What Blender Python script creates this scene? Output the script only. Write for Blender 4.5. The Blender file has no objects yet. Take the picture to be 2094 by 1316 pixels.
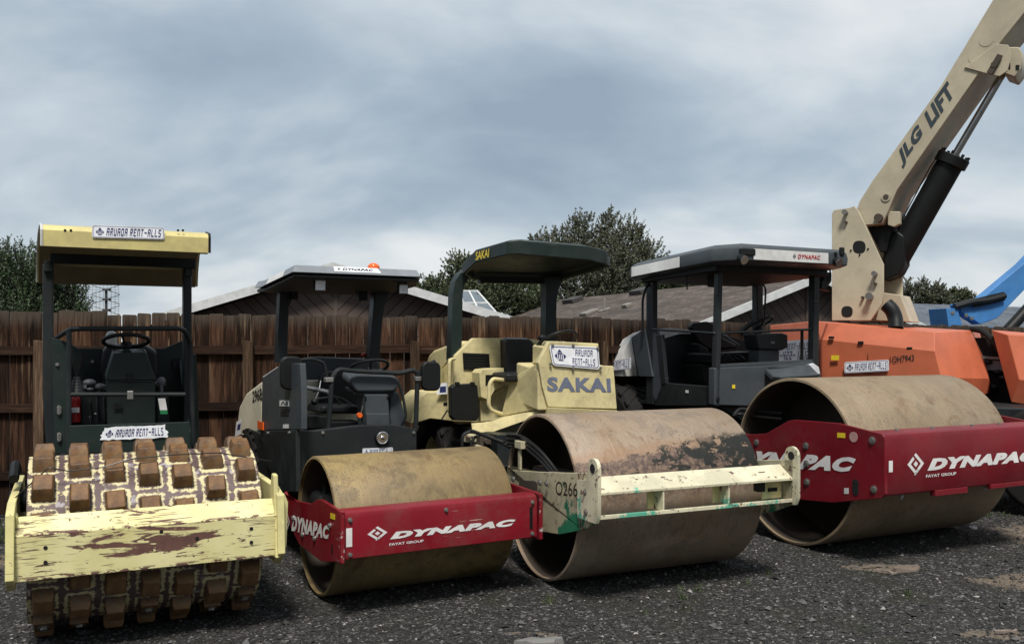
import bpy, bmesh, math, random
from mathutils import Vector, Matrix, noise
random.seed(7)
S = bpy.context.scene
COL = S.collection
R_ = math.radians

# ------------------------------------------------------------------ camera
EYE = 1.80            # metres above the yard
FPX = 1844.0          # focal length in photo pixels (photo 2094 wide)
HOR = 704.0           # horizon row
CXP = 1047.0
cd = bpy.data.cameras.new('camera'); cam = bpy.data.objects.new('camera', cd); COL.objects.link(cam)
cam.location = (0, 0, EYE); cam.rotation_euler = (R_(90), 0, 0)
cd.sensor_width = 36; cd.lens = FPX/2094*36; cd.shift_y = (HOR-658)/2094
cd.clip_start = 0.05; cd.clip_end = 2000
S.camera = cam

# ------------------------------------------------------------------ sky: nishita blue behind a broken overcast
SUN_EL, SUN_AZ = 58, 178      # azimuth clockwise from +Y : behind the camera, to the right
w = bpy.data.worlds.new('World'); S.world = w; w.use_nodes = True
nt = w.node_tree; N = nt.nodes; L = nt.links
for n in list(N): N.remove(n)
out = N.new('ShaderNodeOutputWorld'); bg = N.new('ShaderNodeBackground'); L.new(bg.outputs[0], out.inputs[0])
sky = N.new('ShaderNodeTexSky'); sky.sky_type = 'NISHITA'; sky.sun_disc = False
sky.sun_elevation = R_(SUN_EL); sky.sun_rotation = R_(SUN_AZ); sky.air_density = 1.2; sky.dust_density = 2.0
tc = N.new('ShaderNodeTexCoord')
sep = N.new('ShaderNodeSeparateXYZ'); L.new(tc.outputs['Generated'], sep.inputs[0])
def wm(op, a, b=None, clamp=False):
    n = N.new('ShaderNodeMath'); n.operation = op; n.use_clamp = clamp
    for i, v in enumerate((a, b)):
        if v is None: continue
        if isinstance(v, (int, float)): n.inputs[i].default_value = v
        else: L.new(v, n.inputs[i])
    return n.outputs[0]
zc = wm('ADD', wm('MAXIMUM', sep.outputs['Z'], 0.0), 0.42)
cx = wm('DIVIDE', sep.outputs['X'], zc); cy = wm('DIVIDE', sep.outputs['Y'], zc)
cmb = N.new('ShaderNodeCombineXYZ'); L.new(cx, cmb.inputs[0]); L.new(cy, cmb.inputs[1])
def wnoise(scale, detail, rough, off, sx=1, sy=1, dist=0.0):
    mp = N.new('ShaderNodeMapping'); L.new(cmb.outputs[0], mp.inputs[0])
    mp.inputs['Location'].default_value = off; mp.inputs['Scale'].default_value = (sx, sy, 1)
    n = N.new('ShaderNodeTexNoise'); L.new(mp.outputs[0], n.inputs['Vector'])
    n.inputs['Scale'].default_value = scale; n.inputs['Detail'].default_value = detail
    n.inputs['Roughness'].default_value = rough; n.inputs['Distortion'].default_value = dist
    return n.outputs[0]
n1 = wnoise(1.7, 6, 0.47, (4.4, 9.1, 1), 1.0, 1.3, 0.3)
n2 = wnoise(6.5, 7, 0.55, (8.3, 2.2, 4), 1.0, 1.4, 0.8)
den = wm('ADD', wm('MULTIPLY', n1, 0.92), wm('MULTIPLY', n2, 0.08))
Z_ = wm('MAXIMUM', sep.outputs['Z'], 0.0)
# bright thin cloud low over the houses, a heavier shelf of cloud above it
low = wm('SUBTRACT', 1.0, wm('MULTIPLY', Z_, 7.0), True)
shelf = wm('SUBTRACT', 1.0, wm('MULTIPLY', wm('ABSOLUTE', wm('SUBTRACT', Z_, 0.20)), 7.5), True)
den2 = wm('ADD', wm('SUBTRACT', den, wm('MULTIPLY', low, 0.15)), wm('MULTIPLY', shelf, 0.045))
vm = N.new('ShaderNodeVectorMath'); vm.operation = 'DOT_PRODUCT'; L.new(tc.outputs['Generated'], vm.inputs[0]); vm.inputs[1].default_value = (.305, .88, .365)
open_ = wm('MULTIPLY', wm('SUBTRACT', vm.outputs['Value'], .965), 28.0, True)      # thin spot in the cloud, upper right
den3 = wm('SUBTRACT', wm('SUBTRACT', den2, wm('MULTIPLY', sep.outputs['X'], 0.05)), wm('MULTIPLY', open_, .075))
cr = N.new('ShaderNodeValToRGB'); L.new(den3, cr.inputs[0])
e = cr.color_ramp.elements
e[0].position = 0.34; e[0].color = (6.2, 6.4, 6.55, 1)
e[1].position = 0.68; e[1].color = (2.35, 2.95, 3.7, 1)
for p, c in ((0.43, (5.2, 5.6, 5.9, 1)), (0.49, (4.15, 4.75, 5.25, 1)), (0.57, (3.1, 3.75, 4.4, 1))):
    x = cr.color_ramp.elements.new(p); x.color = c
# added unseen dark sky band, low behind the camera, cuts fill under the drums
back = wm('MULTIPLY', wm('MULTIPLY', wm('ADD', wm('MULTIPLY', sep.outputs['Y'], -1.6), .1, True), 1.0), wm('SUBTRACT', 1.0, wm('MULTIPLY', Z_, 1.9), True))
cm = N.new('ShaderNodeMix'); cm.data_type = 'RGBA'; L.new(back, cm.inputs[0]); L.new(cr.outputs[0], cm.inputs[6]); cm.inputs[7].default_value = (.42, .5, .62, 1)
mx = N.new('ShaderNodeMix'); mx.data_type = 'RGBA'; mx.inputs[0].default_value = 0.93
L.new(sky.outputs[0], mx.inputs[6]); L.new(cm.outputs[2], mx.inputs[7])
L.new(mx.outputs[2], bg.inputs[0]); bg.inputs[1].default_value = 0.1

sd = bpy.data.lights.new('sun', 'SUN'); sun = bpy.data.objects.new('sun', sd); COL.objects.link(sun)
sd.energy = 3.3; sd.angle = R_(12); sd.color = (1.0, 0.96, 0.90)
az, el = R_(SUN_AZ), R_(SUN_EL)
sv = Vector((math.sin(az)*math.cos(el), math.cos(az)*math.cos(el), math.sin(el)))
sun.rotation_euler = sv.to_track_quat('Z', 'Y').to_euler()
S.view_settings.view_transform = 'Standard'; S.view_settings.look = 'None'
S.view_settings.exposure = 0.40; S.view_settings.gamma = 1
S.render.engine = 'CYCLES'

# ------------------------------------------------------------------ materials
def newmat(name):
    m = bpy.data.materials.new(name); m.use_nodes = True
    t = m.node_tree; b = t.nodes['Principled BSDF']
    return m, t, b
class NT:
    def __init__(s, t): s.t = t; s.N = t.nodes; s.L = t.links; s._tc = None
    def co(s):
        if not s._tc: s._tc = s.N.new('ShaderNodeTexCoord').outputs['Object']
        return s._tc
    def mapped(s, scale=(1,1,1), loc=(0,0,0), rot=(0,0,0)):
        m = s.N.new('ShaderNodeMapping'); s.L.new(s.co(), m.inputs[0])
        m.inputs['Scale'].default_value = scale; m.inputs['Location'].default_value = loc; m.inputs['Rotation'].default_value = rot
        return m.outputs[0]
    def noise(s, scale, detail=4, rough=.55, vec=None, dist=0, col=False):
        n = s.N.new('ShaderNodeTexNoise'); s.L.new(vec if vec is not None else s.co(), n.inputs['Vector'])
        n.inputs['Scale'].default_value = scale; n.inputs['Detail'].default_value = detail
        n.inputs['Roughness'].default_value = rough; n.inputs['Distortion'].default_value = dist
        return n.outputs[1 if col else 0]
    def voro(s, scale, vec=None, feature='F1', rnd=1, out='Distance'):
        n = s.N.new('ShaderNodeTexVoronoi'); n.feature = feature; s.L.new(vec if vec is not None else s.co(), n.inputs['Vector'])
        n.inputs['Scale'].default_value = scale; n.inputs['Randomness'].default_value = rnd
        return n.outputs[out]
    def math(s, op, a, b=None, clamp=False):
        n = s.N.new('ShaderNodeMath'); n.operation = op; n.use_clamp = clamp
        for i, v in enumerate((a, b)):
            if v is None: continue
            if isinstance(v, (int, float)): n.inputs[i].default_value = v
            else: s.L.new(v, n.inputs[i])
        return n.outputs[0]
    def ramp(s, f, stops, interp='LINEAR'):
        r = s.N.new('ShaderNodeValToRGB'); s.L.new(f, r.inputs[0]); r.color_ramp.interpolation = interp
        E_ = r.color_ramp.elements
        while len(E_) < len(stops): E_.new(0.5)
        for e_, (p, c) in zip(E_, stops):
            e_.position = p; e_.color = (*c, 1) if not isinstance(c, (int, float)) else (c, c, c, 1)
        return r.outputs[0]
    def step(s, f, lo, hi):
        n = s.N.new('ShaderNodeMapRange'); s.L.new(f, n.inputs[0])
        n.inputs[1].default_value = lo; n.inputs[2].default_value = hi; n.interpolation_type = 'SMOOTHSTEP'
        return n.outputs[0]
    def mix(s, f, a, b, mode='MIX'):
        n = s.N.new('ShaderNodeMix'); n.data_type = 'RGBA'; n.blend_type = mode
        for i, v in ((0, f), (6, a), (7, b)):
            if isinstance(v, (int, float)): n.inputs[i].default_value = v
            elif isinstance(v, tuple): n.inputs[i].default_value = (*v, 1)
            else: s.L.new(v, n.inputs[i])
        return n.outputs[2]
    def bump(s, h, b, strength=.3, dist=.01):
        n = s.N.new('ShaderNodeBump'); s.L.new(h, n.inputs['Height'])
        n.inputs['Strength'].default_value = strength; n.inputs['Distance'].default_value = dist
        s.L.new(n.outputs[0], b.inputs['Normal'])
    def sepxyz(s, v=None):
        n = s.N.new('ShaderNodeSeparateXYZ'); s.L.new(v if v is not None else s.co(), n.inputs[0]); return n.outputs

def flat(name, c, rough=.5, metal=0, bump=0, bs=40, spec=None):
    m, t, b = newmat(name); q = NT(t)
    n = q.noise(7, 4, .6); col = q.mix(q.step(n, .3, .75), tuple(x*.86 for x in c), tuple(min(1, x*1.1) for x in c))
    q.L.new(col, b.inputs['Base Color'])
    b.inputs['Roughness'].default_value = rough; b.inputs['Metallic'].default_value = metal
    if spec is not None: b.inputs['Specular IOR Level'].default_value = spec
    if bump: q.bump(q.noise(bs, 3), b, bump, .004)
    return m

def paint(name, c, rough=.42, chips=.1, chipc=(.10,.055,.04), chips2=None, dirt=.35, dirtc=(.16,.13,.09), scratch=.3, scl=1.0, lowz=None):
    """weathered machine paint: fading, dirt film, chips and thin scratches down to rust"""
    m, t, b = newmat(name); q = NT(t)
    base = q.mix(q.step(q.noise(2.1*scl, 5, .6), .3, .7), tuple(x*.84 for x in c), tuple(min(1, x*1.08) for x in c))
    d = q.step(q.math('ADD', q.noise(3.3*scl, 8, .68), q.math('MULTIPLY', q.noise(23, 3), .25)), .62-.1, .62+.22)
    base = q.mix(q.math('MULTIPLY', d, dirt), base, dirtc)
    ch = q.step(q.noise(17*scl, 9, .72, dist=.6), .74-chips*.35, .76-chips*.35)
    sc = q.math('MAXIMUM', q.step(q.noise(3.5*scl, 2, .5, q.mapped((1, 1, 30), rot=(.0, .35, .0))), .75-.05*scratch, .76-.05*scratch), q.step(q.noise(3.5*scl, 2, .5, q.mapped((1, 1, 34), (3, 1, 2), rot=(.0, -.8, .0))), .76-.05*scratch, .77-.05*scratch))
    gate = q.step(q.noise(1.6*scl, 2), .5, .62)
    msk = q.math('MAXIMUM', ch, q.math('MULTIPLY', sc, gate)) if scratch > 0 else ch
    rust = q.mix(q.noise(30, 3), chipc, tuple(x*1.9 for x in chipc))
    base = q.mix(msk, base, rust)
    q.L.new(base, b.inputs['Base Color'])
    b.inputs['Specular IOR Level'].default_value = .32
    rr = q.math('ADD', q.math('MULTIPLY', q.math('MAXIMUM', msk, q.math('MULTIPLY', d, .6)), .35), rough)
    q.L.new(rr, b.inputs['Roughness'])
    h = q.math('SUBTRACT', q.math('MULTIPLY', q.noise(60, 2), .15), msk)
    q.bump(h, b, .25, .002)
    return m

M = {}
M['yellow'] = paint('pale_yellow_paint', (.68,.61,.28), chips=.32, scratch=.9, dirt=.35)
M['yellow_clean'] = paint('faded_yellow_paint', (.62,.53,.22), chips=.10, scratch=.2, dirt=.3)
M['cream_yellow'] = paint('cream_machine_paint', (.68,.59,.31), chips=.24, scratch=.25, dirt=.45)
M['green'] = paint('dark_green_paint', (.014,.024,.021), rough=.38, chips=.03, chipc=(.12,.11,.09), scratch=.1, dirt=.12, dirtc=(.04,.04,.034))
M['slate'] = paint('slate_grey_paint', (.050,.060,.068), rough=.36, chips=.02, chipc=(.12,.11,.10), scratch=.1, dirt=.15, dirtc=(.09,.085,.08))
M['slate_dark'] = paint('dark_slate_paint', (.015,.019,.020), rough=.4, chips=.02, chipc=(.1,.09,.08), scratch=.05, dirt=.12, dirtc=(.05,.046,.04))
M['red'] = paint('crimson_paint', (.18,.007,.014), rough=.32, chips=.09, chipc=(.28,.20,.17), scratch=.6, dirt=.35, dirtc=(.13,.055,.045))
M['red_worn'] = paint('chipped_crimson_paint', (.18,.007,.014), rough=.4, chips=.42, chipc=(.30,.27,.26), scratch=.9, dirt=.3, dirtc=(.13,.055,.045))
M['red_clean'] = paint('crimson_paint_newer', (.165,.008,.015), rough=.36, chips=.0, chipc=(.2,.12,.1), scratch=0, dirt=.3, dirtc=(.15,.045,.04))
M['orange'] = paint('orange_paint', (.52,.135,.065), rough=.45, chips=.06, chipc=(.15,.04,.02), scratch=.1, dirt=.2, dirtc=(.35,.12,.06))
M['beige'] = paint('beige_paint', (.47,.415,.30), rough=.45, chips=.05, scratch=.05, dirt=.2, dirtc=(.2,.16,.11))
M['cream'] = paint('cream_hood_paint', (.70,.64,.50), rough=.35, chips=.02, scratch=.05, dirt=.2)
M['white'] = paint('white_hood_paint', (.84,.83,.80), rough=.3, chips=.02, scratch=.05, dirt=.15)
M['grey_light'] = flat('pale_grey_plastic', (.58,.58,.56), .45)
M['grey_mid'] = flat('mid_grey_plastic', (.15,.16,.17), .4)
M['blue'] = paint('blue_boom_paint', (.055,.20,.46), rough=.42, chips=.04, scratch=.1, dirt=.15, dirtc=(.1,.15,.2))
M['black'] = flat('black_plastic', (.009,.010,.010), .5, bump=.1, spec=.25)
M['vinyl'] = flat('black_vinyl', (.014,.015,.016), .45, bump=.2, bs=80, spec=.3)
M['rubber'] = flat('tyre_rubber', (.016,.015,.014), .9, bump=.4, bs=30, spec=.2)
M['hose'] = flat('rubber_hose', (.012,.012,.012), .4)
M['steel'] = flat('bare_steel', (.42,.42,.41), .35, 1)
M['chrome'] = flat('chromed_rod', (.62,.62,.62), .18, 1)
M['bolt'] = flat('zinc_bolt', (.32,.31,.29), .45, .8)
M['signwhite'] = flat('white_sign_vinyl', (.84,.85,.88), .35)
M['signblue'] = flat('navy_print', (.028,.035,.13), .4)
M['white_print'] = flat('white_print', (.72,.70,.68), .45)
M['grey_print'] = flat('grey_blue_print', (.14,.16,.22), .5)
M['dark_print'] = flat('dark_slate_print', (.03,.045,.055), .5)
M['black_print'] = flat('black_print', (.012,.012,.012), .5)
M['red_print'] = flat('red_print', (.35,.01,.015), .5)
M['amber'] = flat('amber_lens', (.80,.13,.02), .2)
M['warning'] = flat('yellow_warning_label', (.75,.55,.03), .4)
M['redpaint'] = flat('signal_red', (.45,.02,.02), .35)
M['greenlabel'] = flat('green_label', (.02,.20,.07), .4)
M['glassmirror'] = flat('mirror_glass', (.3,.32,.33), .05, 1)
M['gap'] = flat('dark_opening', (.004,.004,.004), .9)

def drum_mat(name, c1, c2, c3, kind):
    m, t, b = newmat(name); q = NT(t)
    x, y, z = q.sepxyz()
    big = q.noise(1.7, 5, .6, dist=.4)
    col = q.ramp(big, [(.32, c1), (.5, c2), (.68, c3)])
    fine = q.noise(60, 4, .7)
    col = q.mix(q.math('MULTIPLY', q.step(fine, .42, .66), .45), col, tuple(v*.7 for v in c2))
    mid = q.step(q.noise(4.5, 7, .7, q.mapped((1,1,1),(2,2,2)), dist=.5), .48, .64)
    col = q.mix(q.math('MULTIPLY', mid, .62), col, tuple(v*.5 for v in c1))
    rst = q.step(q.noise(2.8, 9, .74, q.mapped((1.2,1,1),(6,1,9)), dist=.8), .54, .63)
    col = q.mix(q.math('MULTIPLY', rst, .5), col, (.15,.075,.03))
    roll = q.step(q.noise(4, 3, .5, q.mapped((60, .6, .6), rot=(0, 0, .0))), .56, .62)
    col = q.mix(q.math('MULTIPLY', roll, .22), col, tuple(min(1, v*1.7) for v in c2))
    streak = q.noise(9, 5, .6, q.mapped((9, 1, 1)))
    col = q.mix(q.math('MULTIPLY', q.step(streak, .45, .75), .35), col, tuple(v*.5 for v in c2))
    specks = q.math('MULTIPLY', q.step(q.voro(38), .20, .10), q.step(q.noise(3.1, 4, .6), .50, .60))
    col = q.mix(specks, col, (.012, .010, .008))
    pale = q.math('MULTIPLY', q.step(q.voro(70, q.mapped((1,1,1), (3,1,2))), .15, .08), q.step(q.noise(4.4, 3, .5, q.mapped((1,1,1),(5,5,5))), .5, .6))
    col = q.mix(pale, col, (.48, .42, .33))
    h = q.math('ADD', q.math('MULTIPLY', fine, .5), q.math('MULTIPLY', q.noise(140, 2), .5))
    if kind == 'tar':
        # drum is turned so a caked band of soil and tar sits above the front frame
        zz = q.math('ADD', z, q.math('MULTIPLY', x, -.035))
        inb = q.math('LESS_THAN', y, .0)
        wob = q.math('MULTIPLY', q.math('SUBTRACT', q.noise(5, 6, .65), .5), .22)
        zw = q.math('ADD', zz, wob)
        rustband = q.math('MULTIPLY', q.math('MULTIPLY', q.step(zw, 1.09, 1.02), q.step(zw, .80, .95)), inb)
        col = q.mix(q.math('MULTIPLY', rustband, .45), col, (.27, .14, .065))
        brown = q.math('MULTIPLY', q.math('MULTIPLY', q.step(zw, 1.0, .97), q.step(zw, .60, .78)), inb)
        cake = q.mix(q.step(q.noise(28, 6, .75), .44, .6), (.085, .055, .045), (.21, .14, .095))
        col = q.mix(brown, col, cake)
        xr = q.math('ADD', q.math('MULTIPLY', x, .16), -.05)
        tar = q.math('MULTIPLY', q.math('MULTIPLY', q.step(q.math('ADD', q.noise(7.5, 9, .72, q.mapped((1,1,1.6))), xr), .455, .48), q.math('MULTIPLY', q.step(q.math('SUBTRACT', zw, q.math('MULTIPLY', x, .10)), 1.03, .99), q.step(zw, .74, .80))), inb)
        col = q.mix(tar, col, q.mix(q.noise(40, 3), (.004,.004,.004), (.022,.023,.015)))
        h = q.math('ADD', h, q.math('ADD', q.math('MULTIPLY', tar, 4), q.math('MULTIPLY', brown, q.math('MULTIPLY', q.noise(35, 5, .7), 3))))
    q.L.new(col, b.inputs['Base Color'])
    b.inputs['Roughness'].default_value = .62; b.inputs['Metallic'].default_value = .15
    q.bump(h, b, .35, .004)
    return m
M['drum_ochre'] = drum_mat('ochre_rusty_drum_steel', (.17,.118,.062), (.25,.18,.08), (.34,.24,.085), '')
M['drum_tan'] = drum_mat('pale_drum_steel', (.33,.265,.205), (.29,.22,.155), (.26,.175,.105), 'tar')
M['drum_sand'] = drum_mat('sandy_drum_steel', (.30,.235,.160), (.26,.195,.122), (.215,.158,.095), '')
M['drum_inside'] = flat('rust_and_shade_drum_inside', (.06,.045,.032), .8, bump=.3)  # rust brown, also used for the painted shade inside the drums

def pad_mat():
    m, t, b = newmat('rust_worn_pad_steel'); q = NT(t)
    col = q.ramp(q.noise(9, 6, .65), [(.3, (.035,.020,.011)), (.5, (.17,.080,.025)), (.7, (.27,.155,.06))])
    x_, y_, z_ = q.sepxyz(); oi = q.N.new('ShaderNodeObjectInfo')
    mud = q.step(q.math('ADD', q.noise(24, 6, .7), q.math('MULTIPLY', q.math('SUBTRACT', .05, z_), 2.2)), .50, .60)
    col = q.mix(q.math('MULTIPLY', mud, .55), col, (.14,.105,.07))
    col = q.mix(q.math('MULTIPLY', oi.outputs['Random'], .3), col, (.07,.05,.035))
    q.L.new(col, b.inputs['Base Color']); b.inputs['Roughness'].default_value = .62; b.inputs['Metallic'].default_value = .1
    q.bump(q.noise(55, 4, .7), b, .5, .004); return m
M['pad'] = pad_mat()
def shell_mat():
    m, t, b = newmat('primer_and_flaking_yellow_shell'); q = NT(t)
    a = q.N.new('ShaderNodeAttribute'); a.attribute_name = 'padd'; d = a.outputs['Fac']
    prim = q.mix(q.step(q.noise(6, 6, .65), .35, .65), (.135,.092,.092), (.085,.05,.045))
    prim = q.mix(q.step(q.noise(11, 5, .6), .58, .66), prim, (.34,.31,.32))
    n = q.math('ADD', q.math('MULTIPLY', q.noise(40, 7, .75), .75), q.math('MULTIPLY', q.noise(7, 5, .7), .62))
    e_ = q.math('SUBTRACT', n, q.math('MULTIPLY', q.math('ABSOLUTE', q.math('SUBTRACT', d, .014)), 11.0))
    col = q.mix(q.step(e_, .575, .61), prim, (.60,.53,.30))
    q.L.new(col, b.inputs['Base Color']); b.inputs['Roughness'].default_value = .6
    q.bump(q.math('ADD', q.step(e_, .575, .61), q.noise(70, 3)), b, .4, .003); return m
M['shell'] = shell_mat()
def scraped_yellow():
    """front beam: yellow paint scraped through to brown primer in long horizontal gouges"""
    m, t, b = newmat('scraped_yellow_beam_paint'); q = NT(t)
    x, y, z = q.sepxyz()
    base = q.mix(q.step(q.noise(3, 5), .3, .7), (.62,.56,.25), (.74,.68,.36))
    cen = q.math('SUBTRACT', 1.0, q.math('MULTIPLY', q.math('ABSOLUTE', q.math('SUBTRACT', z, .63)), 5.2), True)
    cenx = q.math('SUBTRACT', 1.0, q.math('MULTIPLY', q.math('ABSOLUTE', q.math('ADD', x, .02)), 1.15), True)
    g = q.noise(2.6, 8, .66, q.mapped((1, 1, 6), (2.3, 0, .4), (0, .05, 0)), dist=1.1)
    f = q.math('ADD', g, q.math('MULTIPLY', q.math('MULTIPLY', cen, cenx), .20))
    gouge = q.step(q.math('ADD', f, q.math('MULTIPLY', q.math('SUBTRACT', q.noise(30, 6, .75), .5), .16)), .632, .655)
    edge = q.math('MULTIPLY', q.step(q.noise(9, 8, .7, q.mapped((1,1,2.5))), .50, .53), q.math('MAXIMUM', q.step(z, .505, .488), q.math('MULTIPLY', q.step(q.math('ABSOLUTE', q.math('SUBTRACT', z, .735)), .016, .006), 1.0)))
    def scr(rot, off, k, th, gs):
        return q.math('MULTIPLY', q.step(q.noise(k, 2, .5, q.mapped((1, 1, 26), off, (0, rot, 0)), dist=.4), th, th+.012), q.step(q.noise(gs, 2, .5, q.mapped((1,1,1), off)), .50, .56))
    sc = q.math('MAXIMUM', q.math('MAXIMUM', scr(.12, (7,2,1), 3.5, .635, 3.1), scr(-.55, (1,2,5), 4.5, .615, 2.6)), q.math('MAXIMUM', scr(.85, (4,2,5), 5.0, .615, 2.9), scr(1.5, (9,3,2), 5.5, .64, 2.4)))
    chips = q.step(q.noise(24, 9, .7), .625, .65)
    msk = q.math('MAXIMUM', q.math('MAXIMUM', gouge, edge), q.math('MAXIMUM', q.math('MULTIPLY', sc, q.step(q.noise(2.5, 2), .42, .5)), chips))
    rust = q.mix(q.noise(20, 4), (.075,.035,.03), (.17,.08,.055))
    q.L.new(q.mix(msk, base, rust), b.inputs['Base Color'])
    q.L.new(q.math('ADD', q.math('MULTIPLY', msk, .3), .42), b.inputs['Roughness'])
    q.bump(q.math('SUBTRACT', q.math('MULTIPLY', q.noise(50, 2), .1), msk), b, .35, .003); return m
M['beam'] = scraped_yellow()
def patched(name, base, patch, thr=.5, scale=6, rustc=(.11,.06,.045)):
    """old cream paint worn through to green and rust"""
    m, t, b = newmat(name); q = NT(t)
    x, y, z = q.sepxyz()
    c = q.mix(q.step(q.noise(4, 6, .65), .35, .65), base, tuple(v*.72 for v in base))
    g = q.step(q.math('ADD', q.noise(scale, 9, .74, q.mapped((1, 1, .6))), q.math('MULTIPLY', q.math('SUBTRACT', q.math('SUBTRACT', .80, z), q.math('MULTIPLY', q.math('MAXIMUM', q.math('ADD', y, .55), 0), .8)), .50)), thr, thr+.03)
    c = q.mix(g, c, patch)
    r = q.step(q.noise(15, 8, .75), .575, .60)
    c = q.mix(r, c, rustc)
    q.L.new(c, b.inputs['Base Color']); b.inputs['Roughness'].default_value = .55
    q.bump(q.noise(40, 5, .7), b, .3, .003); return m
M['oldcream'] = patched('old_cream_paint_with_green', (.50,.45,.30), (.02,.17,.085), .60, 5)
M['oldcream_bar'] = patched('old_pale_bar_paint', (.66,.61,.43), (.10,.36,.25), .60, 6)
# ------------------------------------------------------------------ mesh helpers
class MB:
    def __init__(s): s.bm = bmesh.new(); s.sm = False
    def face(s, pts):
        try: return s.bm.faces.new([s.bm.verts.new(Vector(p)) for p in pts])
        except ValueError: return None
    def box(s, lo, hi):
        lo = Vector(lo); hi = Vector(hi)
        c = (lo+hi)/2; d = hi-lo
        r = bmesh.ops.create_cube(s.bm, size=1, matrix=Matrix.Translation(c) @ Matrix.Diagonal((abs(d.x), abs(d.y), abs(d.z), 1)))
        return s
    def obox(s, c, size, rot):
        bmesh.ops.create_cube(s.bm, size=1, matrix=Matrix.Translation(Vector(c)) @ rot.to_matrix().to_4x4() @ Matrix.Diagonal((*size, 1)))
        return s
    def beam(s, a, b, wdt, hgt, up=(0,0,1)):
        a = Vector(a); b = Vector(b); d = b-a; ln = d.length; z = d.normalized(); u = Vector(up)
        x = u.cross(z)
        if x.length < 1e-4: x = Vector((1,0,0)).cross(z)
        x.normalize(); y = z.cross(x)
        m = Matrix((x, y, z)).transposed().to_4x4(); m.translation = (a+b)/2
        bmesh.ops.create_cube(s.bm, size=1, matrix=m @ Matrix.Diagonal((wdt, hgt, ln, 1))); return s
    def prism(s, pts, vec, top=None):
        """solid between a planar outline and the outline moved by vec (or an explicit second outline)"""
        vec = Vector(vec) if vec is not None else None
        a = [Vector(p) for p in pts]; b = [p+vec for p in a] if top is None else [Vector(p) for p in top]
        va = [s.bm.verts.new(p) for p in a]; vb = [s.bm.verts.new(p) for p in b]; n = len(a)
        fs = [s.bm.faces.new(va[::-1]), s.bm.faces.new(vb)]
        for i in range(n): fs.append(s.bm.faces.new((va[i], va[(i+1) % n], vb[(i+1) % n], vb[i])))
        bmesh.ops.recalc_face_normals(s.bm, faces=fs); return s
    def cyl(s, a, b, r, r2=None, n=20, cap=True):
        a = Vector(a); b = Vector(b); d = b-a
        m = d.to_track_quat('Z', 'Y').to_matrix().to_4x4(); m.translation = (a+b)/2
        bmesh.ops.create_cone(s.bm, cap_ends=cap, segments=n, radius1=r, radius2=r if r2 is None else r2, depth=d.length, matrix=m); return s
    def ball(s, c, r, sc=(1,1,1), n=16):
        bmesh.ops.create_uvsphere(s.bm, u_segments=n, v_segments=n//2+2, radius=r, matrix=Matrix.Translation(Vector(c)) @ Matrix.Diagonal((*sc, 1))); return s
    def tube(s, pts, r, n=10, fil=.05, closed=False, radii=None):
        P_ = [Vector(p) for p in pts]
        if fil and len(P_) > 2 and not closed:
            q = [P_[0]]
            for i in range(1, len(P_)-1):
                a, b, c = P_[i-1], P_[i], P_[i+1]
                f = min(fil, (a-b).length*.45, (c-b).length*.45)
                p0 = b+(a-b).normalized()*f; p1 = b+(c-b).normalized()*f
                for k in range(5):
                    t = k/4; q.append(p0*(1-t)**2+b*2*t*(1-t)+p1*t*t)
            q.append(P_[-1]); P_ = q
        m = len(P_); rings = []; up = None
        for i in range(m):
            if closed: d = P_[(i+1) % m]-P_[i-1]
            else: d = P_[min(i+1, m-1)]-P_[max(i-1, 0)]
            d.normalize()
            if up is None:
                up = Vector((0,0,1)) if abs(d.z) < .9 else Vector((1,0,0))
            x = up.cross(d); x.normalize(); y = d.cross(x); up = y
            rr = r if radii is None else radii[min(i, len(radii)-1)]
            rings.append([s.bm.verts.new(P_[i]+(x*math.cos(2*math.pi*k/n)+y*math.sin(2*math.pi*k/n))*rr) for k in range(n)])
        for i in range(m if closed else m-1):
            A, B = rings[i], rings[(i+1) % m]
            for k in range(n): s.bm.faces.new((A[k], A[(k+1) % n], B[(k+1) % n], B[k]))
        if not closed:
            s.bm.faces.new(rings[0][::-1]); s.bm.faces.new(rings[-1])
        return s
    def ring(s, c, nrm, R, r, n=40, k=8):
        nrm = Vector(nrm).normalized(); x = nrm.orthogonal().normalized(); y = nrm.cross(x); c = Vector(c)
        return s.tube([c+(x*math.cos(2*math.pi*i/n)+y*math.sin(2*math.pi*i/n))*R for i in range(n)], r, k, 0, True)
    def lathe_x(s, prof, c, n=64):
        """prof: list of (x, radius) turned about the local x axis through c"""
        c = Vector(c); rings = []
        for (x, r) in prof:
            rings.append([s.bm.verts.new(c+Vector((x, r*math.cos(2*math.pi*k/n), r*math.sin(2*math.pi*k/n)))) for k in range(n)])
        for A, B in zip(rings, rings[1:]):
            for k in range(n): s.bm.faces.new((A[k], B[k], B[(k+1) % n], A[(k+1) % n]))
        bmesh.ops.recalc_face_normals(s.bm, faces=s.bm.faces[:]); return s
    def polys(s, polys, mp):
        for p in polys: s.face([mp(u, v) for u, v in p])
        return s
    def build(s, name, mat, parent=None, bevel=0, smooth=35, seg=2):
        me = bpy.data.meshes.new(name); s.bm.to_mesh(me); s.bm.free()
        me.materials.append(mat)
        if smooth:
            me.polygons.foreach_set('use_smooth', [True]*len(me.polygons))
            me.set_sharp_from_angle(angle=R_(smooth))
        o = bpy.data.objects.new(name, me); COL.objects.link(o)
        if parent is not None: o.parent = parent
        if bevel:
            b = o.modifiers.new('edge', 'BEVEL'); b.width = bevel; b.segments = seg; b.limit_method = 'ANGLE'; b.angle_limit = R_(35)
            b.harden_normals = True
        return o
def tag(o, label=None, cat=None, group=None, kind=None):
    if label: o['label'] = label
    if cat: o['category'] = cat
    if group: o['group'] = group
    if kind: o['kind'] = kind
    return o
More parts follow.
